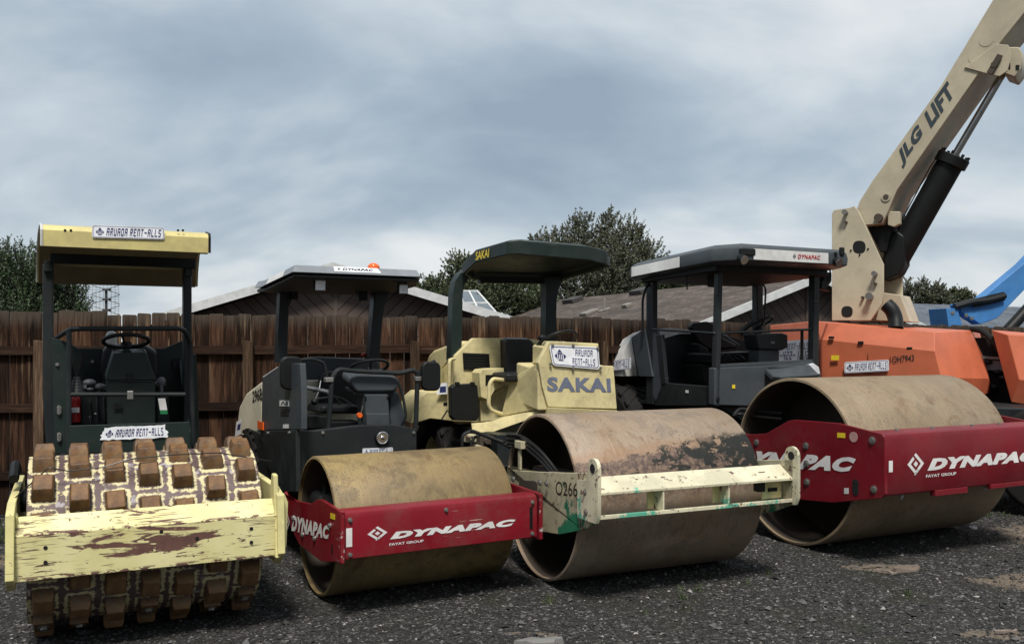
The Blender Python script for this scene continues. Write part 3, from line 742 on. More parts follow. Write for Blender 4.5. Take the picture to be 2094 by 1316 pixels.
def gable_house(name, label, apex, th, half, slope, length, wall_m, roof_m, overhang=.45, fascia_w=.2, cat='house'):
    """gable end in the local plane y=0 (centre line x=0), ridge running away along +y (local)"""
    r = empty(name, (apex[0], apex[1], 0), R_(th)); tag(r, label, cat); H_ = apex[2]
    ez = H_-slope*half; t_ = .16
    b = MB(); b.prism([(-half+.5, .0, 0), (half-.5, .0, 0), (half-.5, .0, H_-slope*(half-.5)-.2), (0, .0, H_-.2), (-half+.5, .0, H_-slope*(half-.5)-.2)], (0, length, 0)); b.build('wall', wall_m, r, smooth=0)
    ln = math.hypot(half, slope*half); parts = []
    for s_ in (-1, 1):
        # each roof slope is its own mesh laid in its own axes so the courses run along the eaves
        rf = bpy.data.objects.new('roof_slope', None)
        b = MB(); b.box((-overhang, -.02, -t_/2), (length+.4, ln, t_/2)); o = b.build('roof_slope', roof_m, r, smooth=0)
        u = Vector((0, 1, 0)); v = Vector((s_*half, 0, -slope*half)).normalized(); n = u.cross(v)
        if n.z < 0: n = -n
        mt = Matrix((u, v, n)).transposed().to_4x4(); mt.translation = Vector((0, 0, H_-t_/2*1.06)); 
        o.matrix_local = mt; bpy.data.objects.remove(rf); parts.append(o)
        b = MB(); x0, x1 = (0, s_*(half+.02)); z0, z1 = H_+.005, H_+.005-slope*(half+.02)
        b.prism([(x0, -overhang-.05, z0), (x1, -overhang-.05, z1), (x1, -overhang-.05, z1-fascia_w*1.05), (x0, -overhang-.05, z0-fascia_w*1.05)], (0, .045, 0)); b.build('fascia', M['fascia'], r, smooth=0)
    return r, parts
h1, _ = gable_house('gabled_house', 'low brown house with white gable fascia behind the fence at left', (-4.30, 22.0, 1.8+164*22/1844), 2, 5.1, .30, 9, M['siding'], M['shingle'])
b = MB(); b.box((-.05,-.03,.2), (.05,-.002,3.4)); b.build('centre_batten', flat('brown_batten', (.09,.065,.052), .8), h1, smooth=0)
h2, sl = gable_house('shingled_house', 'brown shingled house with long roof behind the fence at right', (7.85, 24.0, 3.66), 23.5, 5.4, .35, 14.9, M['siding'], M['shingle'])
b = MB(); b.box((-.05,-.03,.2), (.05,-.002,3.3)); b.build('centre_batten', bpy.data.materials['brown_batten'], h2, smooth=0)
def on_roof(px, py, ap=(7.85, 24.0, 3.66), th=23.5, slope=.35):
    f = Frame(ap[0], ap[1], th); C = f.at(CXP, HOR, 'y', 0)
    # march along the ray to the left slope plane z = H + slope*x
    A = f.at(px, py, 'y', 5); B = f.at(px, py, 'y', 12); d = B-A
    t = (ap[2]+slope*A.x-A.z)/(d.z-slope*d.x); return A+d*t
nrm = Vector((-.35, 0, 1)).normalized()
def roof_box(px, py, sx, sy, sz, mat, nm):
    p = on_roof(px, py); b = MB(); rot = Vector((0,0,1)).rotation_difference(nrm)
    b.obox(p+nrm*sz/2, (sx, sy, sz), rot.to_matrix().to_quaternion()); b.build(nm, M[mat], h2, bevel=.02)
roof_box(1172, 617, .5, .9, .16, 'ventgrey', 'roof_vent'); roof_box(1311, 599, .5, .8, .16, 'ventgrey', 'roof_vent'); roof_box(1516, 578, .45, .6, .16, 'ventgrey', 'roof_vent')
roof_box(1206, 641, .55, .5, .10, 'vent_tin', 'roof_flashing'); roof_box(1283, 628, .25, .3, .12, 'vent_tin', 'roof_flashing')
p = on_roof(1236, 634); b = MB(); b.cyl(p, p+Vector((0,0,.40)), .06); b.cyl(p+nrm*.01, p+nrm*.03, .22); b.build('vent_pipe', M['vent_tin'], h2)
h3, _ = gable_house('blue_roofed_house', 'house with slate blue shingle roof far right beyond the lifts', (12.4, 36.0, 3.55), -62, 7, .30, 18, M['siding'], M['shingle_blue'], overhang=.6)
# ------------------------------------------------------------------ solar panels and antenna
f5 = Frame(-.9, 26.5, 0)
sp = empty('solar_panel_array', (-.9, 26.5, 0)); tag(sp, 'tilted rack of glass solar panels above the left house roof', 'solar panels')
A = [f5.at(916, 645, 'y', -.7), f5.at(1019, 645, 'y', -.7), f5.at(975, 595, 'y', .9), f5.at(926, 595, 'y', .9)]
M['solar'] = flat('dark_solar_glass', (.10,.13,.15), .2)
b = MB(); n_ = (A[1]-A[0]).cross(A[3]-A[0]).normalized(); b.prism(A, n_*-.05); b.build('panel_glass', M['solar'], sp, smooth=0)
mp = quad(*A, .01); b = MB()
for u in (0, .33, .66, 1): b.beam(mp(u, 0), mp(u, 1), .05, .05)
for v in (0, .5, 1): b.beam(mp(0, v), mp(1, v), .05, .05)
b.build('panel_frame', M['fascia'], sp, smooth=0)
b = MB()
for u in (0.05, .95): b.beam(mp(u, .9), Vector((mp(u,.9).x, mp(u,.9).y, 1.0)), .06, .06); b.beam(mp(u, .05), Vector((mp(u,.05).x, mp(u,.05).y, 1.0)), .06, .06)
b.build('panel_rack', M['ventgrey'], sp, smooth=0)
an = empty('tv_antenna', (-8.1, 18, 0)); tag(an, 'grid reflector television antenna on a thin mast beyond the fence', 'antenna')
fa = Frame(-8.1, 18, 0); b = MB(); t0 = fa.at(217, 592, 'y', -.1); b.cyl((t0.x, -.1, 0), t0, .025, n=8); b.build('mast', M['ventgrey'], an)
b = MB(); a0 = fa.at(181, 578, 'y', 0); a1 = fa.at(243, 665, 'y', 0)
for k in range(9): x = a0.x+(a1.x-a0.x)*k/8; b.cyl((x, 0, a0.z), (x, 0, a1.z), .0035, n=4)
for k in range(19): z = a0.z+(a1.z-a0.z)*k/18; b.cyl((a0.x, 0, z), (a1.x, 0, z), .0035, n=4)
b.build('reflector_grid', M['grey_mid'], an)
b = MB()
for py in (592, 612, 634, 655):
    c = fa.at(216, py, 'y', -.12)
    for s_ in (-1, 1):
        for dz in (-.09, .09): b.cyl(c, c+Vector((s_*.28, 0, dz)), .006, n=4)
    b.box(c-Vector((.05,.04,.02)), c+Vector((.09,.04,.02)))
b.build('dipole', M['ventgrey'], an)

# ------------------------------------------------------------------ trees
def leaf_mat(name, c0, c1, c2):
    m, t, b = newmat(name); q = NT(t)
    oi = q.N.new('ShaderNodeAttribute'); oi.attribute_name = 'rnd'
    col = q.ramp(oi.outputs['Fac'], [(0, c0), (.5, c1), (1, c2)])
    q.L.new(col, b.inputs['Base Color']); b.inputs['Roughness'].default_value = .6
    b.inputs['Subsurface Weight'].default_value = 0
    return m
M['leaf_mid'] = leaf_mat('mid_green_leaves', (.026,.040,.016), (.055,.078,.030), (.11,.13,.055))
M['leaf_olive'] = leaf_mat('grey_olive_leaves', (.045,.050,.030), (.080,.090,.052), (.15,.145,.095))
M['leaf_dark'] = leaf_mat('dark_juniper_foliage', (.018,.034,.013), (.035,.062,.022), (.065,.10,.038))
M['bark'] = flat('grey_brown_bark', (.07,.055,.045), .9, bump=.5)
def tree(name, label, base, blobs, nleaf, ls, mat, seed, cat='tree', up=.5, lpt=26, trunk_r=.16, group=None):
    """trunk with limbs into each foliage mass; leaves are small faces on twigs through the crown, thick and thin in clumps"""
    import numpy as np
    rg = np.random.default_rng(seed); r = empty(name, (base[0], base[1], 0)); tag(r, label, cat, group)
    tz = min(b_[2]-b_[5] for b_ in blobs)+.4
    b = MB(); top = Vector((0, 0, max(tz, 1.2))); b.tube([(0,0,-.1), (.03,0,tz*.5), top], trunk_r, 8, .2, radii=[trunk_r, trunk_r*.9, trunk_r*.8, trunk_r*.75])
    for bl in blobs:
        c = Vector((bl[0], bl[1], bl[2])); mid = (top+c)/2+Vector((0,0,-.2))
        b.tube([top, mid, c+Vector((0,0,bl[5]*.4))], trunk_r*.4, 6, .5, radii=[trunk_r*.55, trunk_r*.4, trunk_r*.3, trunk_r*.25, trunk_r*.2, trunk_r*.12, .02])
    b.build('trunk', M['bark'], r)
    Vs = []; rn = []
    tot = sum((bl[3]*bl[4]*bl[5])**.67 for bl in blobs); twig = MB()
    for bl in blobs:
        n = int(nleaf*(bl[3]*bl[4]*bl[5])**.67/tot); nc = max(8, n//lpt)
        for _ in range(nc):
            d = rg.normal(size=3); d /= np.linalg.norm(d); rad = rg.random()**.42*(1.0+abs(rg.normal())*.16)
            c = np.array(bl[:3])+d*rad*np.array(bl[3:6])
            ax = d*np.array([1,1,.6])+np.array([0,0,up])+rg.normal(size=3)*.25; ax /= np.linalg.norm(ax); ln = rg.uniform(.25, .6)*max(.5, bl[5]*.45)
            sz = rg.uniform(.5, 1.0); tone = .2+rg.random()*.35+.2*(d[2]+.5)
            if rad > .8 and rg.random() < .5: twig.cyl(tuple(c-ax*ln*.6), tuple(c+ax*ln*.9), .012, .004, 4, False)
            m_ = max(3, int(n/nc*rg.uniform(.5, 1.5)))
            t = rg.random((m_, 1)); spn = (1-t*.75)*ln*.34*sz
            p = c+ax*ln*(t*1.5-.4)+rg.normal(size=(m_, 3))*spn*.7
            a = rg.normal(size=(m_, 3)); a /= np.linalg.norm(a, axis=1, keepdims=True); u = np.cross(a, rg.normal(size=(m_, 3))); u /= np.linalg.norm(u, axis=1, keepdims=True)
            s_ = ls*rg.uniform(.6, 1.3, (m_, 1))
            Vs.append(np.stack([p-a*s_, p+u*s_*.45, p+a*s_, p-u*s_*.45], 1).reshape(-1, 3))
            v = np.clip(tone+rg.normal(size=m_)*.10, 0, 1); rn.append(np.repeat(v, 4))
    V = np.concatenate(Vs); rn = np.concatenate(rn); nf = len(V)//4
    twig.build('twigs', M['bark'], r, smooth=0)
    me = bpy.data.meshes.new('crown'); me.from_pydata(V.tolist(), [], np.arange(nf*4).reshape(-1, 4).tolist()); me.materials.append(mat)
    o = bpy.data.objects.new('crown', me); COL.objects.link(o); o.parent = r; setrnd(o, rn); return r
def pxw(px, py, Y): return ((px-CXP)/FPX*Y, Y, EYE-(py-HOR)/FPX*Y)
def tree_px(name, label, Y, bxs, basepx, nleaf, ls, mat, seed, **k):
    bx = (basepx-CXP)/FPX*Y; bl = []
    for (px, py, rx, ry) in bxs:
        x, _, z = pxw(px, py, Y); bl.append((x-bx, random.uniform(-.5, .5), z, rx/FPX*Y, rx/FPX*Y*.9, ry/FPX*Y))
    return tree(name, label, (bx, Y), bl, nleaf, ls, mat, seed, **k)
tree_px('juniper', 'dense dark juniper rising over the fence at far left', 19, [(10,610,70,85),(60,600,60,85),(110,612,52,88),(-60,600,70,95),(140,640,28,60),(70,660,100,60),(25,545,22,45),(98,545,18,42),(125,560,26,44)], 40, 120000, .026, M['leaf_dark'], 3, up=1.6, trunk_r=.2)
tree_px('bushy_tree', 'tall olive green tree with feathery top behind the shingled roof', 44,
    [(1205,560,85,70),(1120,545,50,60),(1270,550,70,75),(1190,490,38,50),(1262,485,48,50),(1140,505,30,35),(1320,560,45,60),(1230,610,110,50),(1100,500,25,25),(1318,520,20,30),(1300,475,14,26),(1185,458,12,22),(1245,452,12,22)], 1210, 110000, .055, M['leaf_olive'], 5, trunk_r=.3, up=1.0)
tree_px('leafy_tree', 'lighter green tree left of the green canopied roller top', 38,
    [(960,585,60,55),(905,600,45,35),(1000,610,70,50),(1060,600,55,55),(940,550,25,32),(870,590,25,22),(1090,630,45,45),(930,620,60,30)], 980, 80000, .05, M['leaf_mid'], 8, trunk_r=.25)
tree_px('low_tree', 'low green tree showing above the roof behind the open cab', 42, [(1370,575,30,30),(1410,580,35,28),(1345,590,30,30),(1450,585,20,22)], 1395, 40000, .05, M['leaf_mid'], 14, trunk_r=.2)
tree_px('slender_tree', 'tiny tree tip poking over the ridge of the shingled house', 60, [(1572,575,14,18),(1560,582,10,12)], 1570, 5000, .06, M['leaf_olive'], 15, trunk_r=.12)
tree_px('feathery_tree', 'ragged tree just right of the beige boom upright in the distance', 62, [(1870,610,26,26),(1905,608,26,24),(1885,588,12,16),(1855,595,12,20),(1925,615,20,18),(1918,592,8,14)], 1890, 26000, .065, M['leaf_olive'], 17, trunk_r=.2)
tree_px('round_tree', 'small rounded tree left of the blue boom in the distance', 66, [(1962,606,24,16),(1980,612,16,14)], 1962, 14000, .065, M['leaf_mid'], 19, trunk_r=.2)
# ================================================================== roller 1 : padfoot drum, green body, yellow canopy
F1 = Frame(-2.413, 5.922, 26.28); W1, R1 = 1.336, .53
A_ = F1.at
r1 = F1.root('padfoot_roller'); tag(r1, 'dark green padfoot roller with studded rusty drum and pale yellow canopy, at far left', 'road roller')
zc1 = .587
def drum_shell(root, W, R, zc, mat, thick=.02, dish=.35, nseg=96):
    b = MB(); h = W/2
    b.lathe_x([(-h+.004, R-.006), (-h+.012, R), (h-.012, R), (h-.004, R-.006), (h, R-thick), (h-.02, R-thick), (h-dish, R-thick), (-h+dish, R-thick), (-h+.02, R-thick), (-h, R-thick), (-h+.004, R-.006)], (0, 0, zc), nseg)
    d = b.build('drum', mat, root, smooth=40)
    b = MB()
    for s_ in (-1, 1):
        b.lathe_x([(s_*(h-dish), R-thick-.001), (s_*(h-dish), .001)], (0, 0, zc), 48)
        b.lathe_x([(s_*(h-dish+.12), .001), (s_*(h-dish+.12), R*.30), (s_*(h-dish), R*.42)], (0, 0, zc), 32)
    b.build('drum_web', M['drum_inside'], d)
    b = MB()
    for s_ in (-1, 1): b.lathe_x([(s_*(h-.03), R-thick-.002), (s_*(h-dish+.002), R-thick-.002)], (0, 0, zc), 64)
    b.build('drum_shade_sleeve', M['drum_inside'], d)  # dark sleeve paints the shade inside the hollow drum ends
    return d
# shell with a paint mask measured from the nearest pad
b = MB(); NX, NA = 150, 300; h = W1/2
NC, NR = 7, 14; ph = [.3, .62, .85, .05, .18, .58, .08]
pads = []; pw, pl_ = .059, .079      # half width, half length of a pad foot
for c_ in range(NC):
    xc = -h+.085+(W1-.17)*c_/(NC-1)
    for k in range(NR): pads.append((xc, 2*math.pi*(k+ph[c_])/NR, c_, k))
Rs = .51
rings = []
for i in range(NX+1):
    x = -h+W1*i/NX; rings.append([b.bm.verts.new((x, Rs*math.cos(2*math.pi*k/NA), zc1+Rs*math.sin(2*math.pi*k/NA))) for k in range(NA)])
for A0, B0 in zip(rings, rings[1:]):
    for k in range(NA): b.bm.faces.new((A0[k], A0[(k+1) % NA], B0[(k+1) % NA], B0[k]))
bmesh.ops.recalc_face_normals(b.bm, faces=b.bm.faces[:])
drum1 = b.build('drum', M['shell'], r1, smooth=40)
att = drum1.data.attributes.new('padd', 'FLOAT', 'POINT'); vals = []
for i in range(NX+1):
    x = -h+W1*i/NX
    c_ = min(NC-1, max(0, round((x+h-.085)/((W1-.17)/(NC-1)))))
    for k in range(NA):
        a = 2*math.pi*k/NA; best = 9
        for cc in (c_-1, c_, c_+1):
            if not 0 <= cc < NC: continue
            xc = -h+.085+(W1-.17)*cc/(NC-1); st = 2*math.pi/NR
            f = (a/st-ph[cc]); da = abs(f-round(f))*st*Rs; dx = abs(x-xc)
            ex, ey = max(dx-pw, 0), max(da-pl_, 0); best = min(best, math.hypot(ex, ey))
        vals.append(best)
att.data.foreach_set('value', vals)
b = MB()
for s_ in (-1, 1):
    b.lathe_x([(s_*h, Rs), (s_*h, Rs-.03), (s_*(h-.05), Rs-.03), (s_*(h-.05), Rs*.3), (s_*(h-.02), Rs*.28), (s_*(h-.02), .001)], (0, 0, zc1), 64)
b.build('drum_web', M['drum_inside'], drum1)
# one pad, copied round the drum
def pad_mesh():
    b = MB(); H_ = .082
    lo = [(-pw, -pl_, -.012), (pw, -pl_, -.012), (pw, pl_, -.012), (-pw, pl_, -.012)]
    mid = [(-pw*.97, -pl_*.90, .05), (pw*.97, -pl_*.90, .05), (pw*.97, pl_*.90, .05), (-pw*.97, pl_*.90, .05)]
    hi = [(-pw*.84, -pl_*.66, H_), (pw*.84, -pl_*.66, H_), (pw*.84, pl_*.66, H_), (-pw*.84, pl_*.66, H_)]
    L_ = [[b.bm.verts.new(p) for p in q] for q in (lo, mid, hi)]
    for P0, P1 in zip(L_, L_[1:]):
        for k in range(4): b.bm.faces.new((P0[k], P0[(k+1) % 4], P1[(k+1) % 4], P1[k]))
    b.bm.faces.new(L_[2]); return b
pad0 = pad_mesh().build('pad', M['pad'], drum1, bevel=.006, smooth=30)
def plate_mesh():
    b = MB(); b.box((-pw*.86, -pl_*.95, -.01), (pw*.86, pl_*.95, .05)); return b
plate0 = plate_mesh().build('pad', M['pad'], drum1, bevel=.006, smooth=30)
b = MB(); b.cyl((0, 0, .05), (0, 0, .053), .034, n=24); b.cyl((0, 0, .053), (0, 0, .066), .019, n=6)
pb0 = b.build('pad_bolt', M['bolt'], plate0)
first = {'p': True, 'q': True}
for (xc, a, c_, k) in pads:
    lowpad = (c_ in (0, 1, 3, 5, 6) and k % 7 == (2 if c_ != 3 else 2)) 
    src = plate0 if lowpad else pad0; key = 'q' if lowpad else 'p'
    if first[key]: o = src; first[key] = False
    else:
        o = src.copy(); COL.objects.link(o); o.parent = drum1
        if lowpad:
            c2 = pb0.copy(); COL.objects.link(c2); c2.parent = o
    o.matrix_local = Matrix.Translation((xc, Rs*math.cos(a), zc1+Rs*math.sin(a))) @ Matrix.Rotation(a-math.pi/2+random.uniform(-.03,.03), 4, 'X') @ Matrix.Rotation(random.uniform(-.05,.05), 4, 'Z') @ Matrix.Diagonal((random.uniform(.94,1.05), random.uniform(.92,1.04), random.uniform(.82,1.05), 1))
# drum frame
hw = W1/2+.05; yb = -.62
for s_ in (-1, 1):
    x = s_*hw
    b = MB(); b.prism([(x, -.72, .50), (x, -.69, .86), (x, -.50, .90), (x, .70, .90), (x, .78, .62), (x, .45, .42), (x, -.60, .42)], (s_*.045, 0, 0)); b.build('side_plate', M['yellow'], r1, bevel=.006)
b = MB(); X0, X1 = -hw, hw
prof = [(-.665, .478), (-.672, .735), (-.585, .830), (-.555, .815), (-.585, .60), (-.585, .478)]
b.prism([(X0, y, z) for y, z in prof], (X1-X0, 0, 0)); fb = b.build('front_beam', M['beam'], r1, bevel=.004)
for px, py in ((93, 1119), (93, 1149), (514, 1080), (514, 1108), (403, 1100), (330, 1086)):
    p = A_(px, py, 'y', -.6712); MB().cyl(p, p+Vector((0, -.002, 0)), .011, n=14).build('bolt_hole', M['gap'], fb)
for px, py in ((330, 1086),):
    p = A_(px, py, 'y', -.6735)
# upright lifting plate at the right end, small post at the left end
lp = F1.Y([(548, 1146), (546, 1040), (548, 1000), (556, 989), (564, 990), (566, 1010), (568, 1030), (578, 1045), (579, 1130), (566, 1148)], -.60)
b = MB(); b.prism([(X1-.012, -.70, .47), (X1-.012, -.66, .80), (X1-.012, -.63, .98), (X1-.012, -.57, .985), (X1-.012, -.54, .9), (X1-.012, -.50, .80), (X1-.012, -.44, .47)], (.03, 0, 0)); b.build('lifting_plate', M['yellow'], r1, bevel=.008)
b = MB(); b.prism([(X1+.02, -.655, .50), (X1+.07, -.64, .52), (X1+.085, -.62, .80), (X1+.06, -.62, .86), (X1+.02, -.63, .86)], (0, .05, 0)); b.build('frame_end_lug', M['yellow'], r1, bevel=.01)
b = MB(); b.prism([(X0-.03, -.62, .46), (X0+.012, -.64, .46), (X0+.012, -.64, .84), (X0-.03, -.60, .86)], (0, .12, 0)); b.build('frame_end_lug', M['yellow'], r1, bevel=.01)
b = MB(); b.tube([(-hw-.03, -.1, .98), (-hw-.03, .1, 1.05), (-hw-.03, .3, .98)], .03, 8, .05).cyl((-hw-.06, .05, .82), (-hw+.03, .05, .82), .07); b.build('drum_motor', M['black'], r1)
b = MB(); b.tube([F1.at(28, 1020, 'x', -hw-.02), F1.at(100, 955, 'y', -.40), F1.at(140, 963, 'y', -.4), F1.at(210, 955, 'y', -.38), F1.at(265, 938, 'y', -.38), F1.at(345, 930, 'y', -.36), F1.at(400, 927, 'y', -.34), F1.at(445, 925, 'y', -.32), F1.at(490, 932, 'y', -.32), (.8, -.1, 1.0)], .004, 6, .02); b.build('loose_cable', M['hose'], r1)
# tractor half
g = M['green']
b = MB(); b.box((-.50, 1.02, .55), (.44, 2.6, .98)); b.box((-.2, .4, .5), (.2, 1.02, .75)); b.build('chassis', M['slate_dark'], r1, bevel=.01)
b = MB(); b.prism(F1.Y([(141, 870), (387, 862), (389, 921), (139, 926)], 1.0), (0, .02, 0)); b.build('front_panel', g, r1, bevel=.004)
b = MB(); b.prism([(-.47, 1.02, .96), (.42, 1.02, .96), (.42, 2.0, .96), (-.47, 2.0, .96)], (0, 0, .02)); b.build('floor', M['slate_dark'], r1)
b = MB(); b.prism(F1.Y([(105, 690), (122, 694), (141, 700), (141, 925), (112, 928), (108, 800)], 1.25), (0, .04, 0)); b.build('left_panel', g, r1, bevel=.005)
for py in (838, 893):
    p = F1.at(121, py, 'y', 1.24); MB().box(p-Vector((.015, .01, .028)), p+Vector((.015, 0, .028))).cyl(p+Vector((0,-.008,-.035)), p+Vector((0,-.008,.035)), .008).build('hinge', M['bolt'], r1, bevel=.003)
rh = F1.Y([(141, 700), (160, 712), (335, 712), (377, 694), (384, 700), (384, 930), (141, 930)], 2.0)
b = MB(); b.prism(rh, (0, .03, 0)); b.build('rear_panel', g, r1, bevel=.005)
b = MB(); b.prism([(-.50, 2.05, .5), (-.50, 2.05, 1.70), (-.46, 3.3, 1.55), (-.46, 3.5, 1.2), (-.46, 3.45, .55)], (.98, 0, 0)); b.build('engine_hood', M['yellow_clean'], r1, bevel=.03, seg=3)
b = MB(); b.prism([(-.47, 2.03, 1.02), (-.47, 2.03, 1.72), (-.47, 1.6, 1.6), (-.47, 1.3, 1.1), (-.47, 1.3, .96), (-.47, 2.03, .96)], (.03, 0, 0)); b.prism([(.42, 2.03, 1.02), (.42, 2.03, 1.72), (.42, 1.6, 1.3), (.42, 1.3, 1.1), (.42, 1.3, .96), (.42, 2.03, .96)], (.03, 0, 0)); b.build('side_panel', g, r1, bevel=.005)
# roll bar posts and canopy
for xa, xb, nm in ((-.625, -.55, 'l'), (.40, .465, 'r')):
    b = MB(); b.prism([(xa+.05*(nm == 'l'), 1.44, .60), (xb+.05*(nm == 'l')+.02, 1.44, .60), (xb, 1.44, 1.4), (xb, 1.44, 2.42), (xa, 1.44, 2.42), (xa, 1.44, 1.4)], (0, .11, 0)); b.build('canopy_post', M['slate_dark'], r1, bevel=.012)
    b = MB(); b.box((xa+.01, 1.40, 2.36), (xb, 1.62, 2.44)); b.build('post_bracket', M['slate_dark'], r1, bevel=.004)
b = MB(); b.prism([(.475, 1.45, .62), (.545, 1.45, .62), (.50, 1.45, 1.72), (.475, 1.45, 1.72)], (0, .10, 0)); b.build('post_stay', g, r1, bevel=.006)
cxl, cxr = -.635, .555
prof = [(.58, 2.475), (.575, 2.585), (.60, 2.615), (.9, 2.66), (1.4, 2.645), (1.75, 2.57), (1.95, 2.44), (2.02, 2.315), (2.008, 2.312), (1.93, 2.43), (1.74, 2.555), (1.4, 2.63), (.9, 2.645), (.62, 2.60), (.59, 2.58), (.592, 2.475)]
XLf = lambda y: -.613-(y-.58)*.045
XRf = lambda y: .487+(y-.58)*.060
b = MB(); b.prism([(XLf(y), y, z) for y, z in prof], None, [(XRf(y), y, z) for y, z in prof]); cp = b.build('canopy', M['yellow_clean'], r1, smooth=30)
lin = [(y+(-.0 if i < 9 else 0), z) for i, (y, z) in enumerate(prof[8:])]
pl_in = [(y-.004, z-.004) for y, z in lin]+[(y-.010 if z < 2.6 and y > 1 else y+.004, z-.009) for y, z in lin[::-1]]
b = MB(); b.prism([(XLf(y)+.012, y, z) for y, z in pl_in], None, [(XRf(y)-.012, y, z) for y, z in pl_in]); b.build('canopy_shade_sheet', flat('shade_brown_sheet', (.15,.11,.06), .7), cp, smooth=30)  # added dark sheet: the canopy underside's shade put into colour
for s_, x in ((-1, cxl), (1, cxr)):
    b = MB(); b.tube([((XLf if s_ < 0 else XRf)(y), y, z) for y, z in prof[:8]], .010, 6, 0); b.build('canopy_edge', M['black' if s_ > 0 else 'grey_light'], cp)
b = MB(); b.box((-.575, 1.38, 2.42), (.49, 1.62, 2.50)); b.box((-.56, .70, 2.50), (.46, .78, 2.56)); b.build('roof_beam', M['black'], r1, bevel=.006)
for px in (133, 145, 364, 374):
    p = F1.at(px, 471, 'y', .5745); MB().cyl(p, p+Vector((0,-.0015,0)), .009, n=12).build('canopy_hole', M['gap'], cp)
rent_sign(cp, *[F1.at(px, py, 'y', .574) for px, py in ((188, 486), (336, 490), (336, 465), (188, 460))])
rent_sign(r1, *[F1.at(px, py, 'y', .995) for px, py in ((205, 899), (342, 894), (338, 868), (212, 874))], torn=True)
# rails
y1 = 1.02
b = MB(); b.tube([F1.at(112, 693, 'y', 1.42), F1.at(145, 672, 'y', y1), F1.at(376, 671, 'y', y1), F1.at(389, 700, 'y', y1+.12), F1.at(396, 912, 'y', y1+.12)], .019, 10, .06)
b.tube([F1.at(141, 676, 'y', y1), F1.at(141, 925, 'y', y1)], .019, 10); b.tube([F1.at(141, 806, 'y', y1), F1.at(379, 806, 'y', y1)], .017, 10)
b.build('handrail', M['slate_dark'], r1)
p = F1.at(266, 808, 'y', y1); MB().box(p-Vector((.022,.03,.03)), p+Vector((.022,.02,.035))).build('rail_clamp', M['bolt'], r1, bevel=.006)
# console, wheel, seat
b = MB(); b.prism(F1.Y([(232, 722), (300, 720), (318, 772), (321, 778), (215, 778), (217, 770)], 1.22), (0, .2, .03)); con = b.build('console_top', g, r1, bevel=.012, seg=3)
b = MB(); b.prism(F1.Y([(218, 780), (318, 780), (318, 868), (220, 868)], 1.24), (0, .22, 0)); b.build('console', g, r1, bevel=.008)
p = F1.at(266, 770, 'y', 1.21); MB().box(p-Vector((.02,.012,.03)), p+Vector((.02,0,.03))).build('console_latch', M['black'], con, bevel=.006)
steering(r1, F1.at(258, 697, 'y', 1.36), (0, .30, .95), .165, .016)
b = MB(); b.box((-.25, 1.65, 1.12), (.12, 2.0, 1.26)); b.build('seat', M['vinyl'], r1, bevel=.04, seg=4)
b = MB(); b.prism(F1.Y([(205, 745), (212, 712), (235, 705), (300, 707), (322, 720), (326, 800), (205, 800)], 1.86), (0, .1, .02)); b.build('seat_back', M['vinyl'], r1, bevel=.035, seg=4)
p = F1.at(228, 692, 'y', 1.9); MB().cyl(p+Vector((0,0,-.06)), p+Vector((0,0,.02)), .045).ball(p+Vector((0,0,.02)), .045).build('hood_cap', M['grey_light'], r1)
bp = F1.at(157, 803, 'y', 1.12); b = MB()
b.lathe_x([(0, .001)], bp, 4) if False else None
for k in range(6): b.cyl(bp+Vector((0,0,.021*k)), bp+Vector((0,0,.021*k+.017)), .062-.007*k, .055-.007*k)
lv = b.build('lever_boot', M['vinyl'], r1)
b = MB(); b.tube([bp+Vector((0,0,.1)), bp+Vector((.01,0,.2)), bp+Vector((.03,0,.30))], .008, 8); b.tube([bp+Vector((.012,0,.17)), bp+Vector((.03,0,.27))], .018, 8, radii=[.012,.022]); b.build('lever', M['black'], lv)
p = F1.at(152, 862, 'y', 1.5); b = MB(); b.cyl(p, p+Vector((0,0,.17)), .045); b.ball(p+Vector((0,0,.17)), .045); b.build('fire_extinguisher', M['redpaint'], r1)
q0 = F1.at(152, 838, 'y', 1.45); MB().box(q0-Vector((.035,.006,.02)), q0+Vector((.035,0,.02))).build('paper_label', M['white_print'], r1)
b = MB(); b.prism(F1.Y([(165, 868), (165, 805), (215, 803), (215, 868)], 1.55), (0, .2, 0)); b.build('control_box', M['slate_dark'], r1, bevel=.008)
b = MB(); b.prism(F1.Y([(320, 868), (320, 810), (345, 812), (347, 868)], 1.5), (0, .2, 0)); b.build('control_box', g, r1, bevel=.008)
for (c_, d_) in (((183, 782), (.05)), ((205, 790), (.045)), ((326, 785), (.05)), ((185, 795), .03)):
    p = F1.at(*c_, 'y', 1.6); MB().ball(p, d_, (1, .8, .6)).build('hydraulic_valve', M['grey_mid'], r1)
b = MB(); b.tube([F1.at(330, 812, 'y', 1.5), F1.at(330, 785, 'y', 1.5), F1.at(338, 775, 'y', 1.5)], .012, 8, .02).ball(F1.at(330, 779, 'y', 1.5), .035, (1, .6, 1)); b.build('throttle_lever', M['grey_mid'], r1)
tg = MB().prism(F1.Y([(323, 814), (338, 814), (342, 838), (327, 838)], 1.18), (0, .002, 0)).build('paper_tag', M['white_print'], r1)
MB().prism(F1.Y([(327, 838.6), (342, 838.6), (343, 846), (328, 846)], 1.18), (0, .002, 0)).build('tag_foot', M['greenlabel'], tg)
for px, py in ((117, 745), (189, 739), (331, 923)):
    bolt(r1, F1.at(px, py, 'y', 1.245 if px == 117 else (1.99 if px == 189 else .995)), (0, -1, 0), .009)
tyre(r1, (-.38, 2.75, .52), .52, .42); tyre(r1, (.38, 2.75, .52), .52, .42)

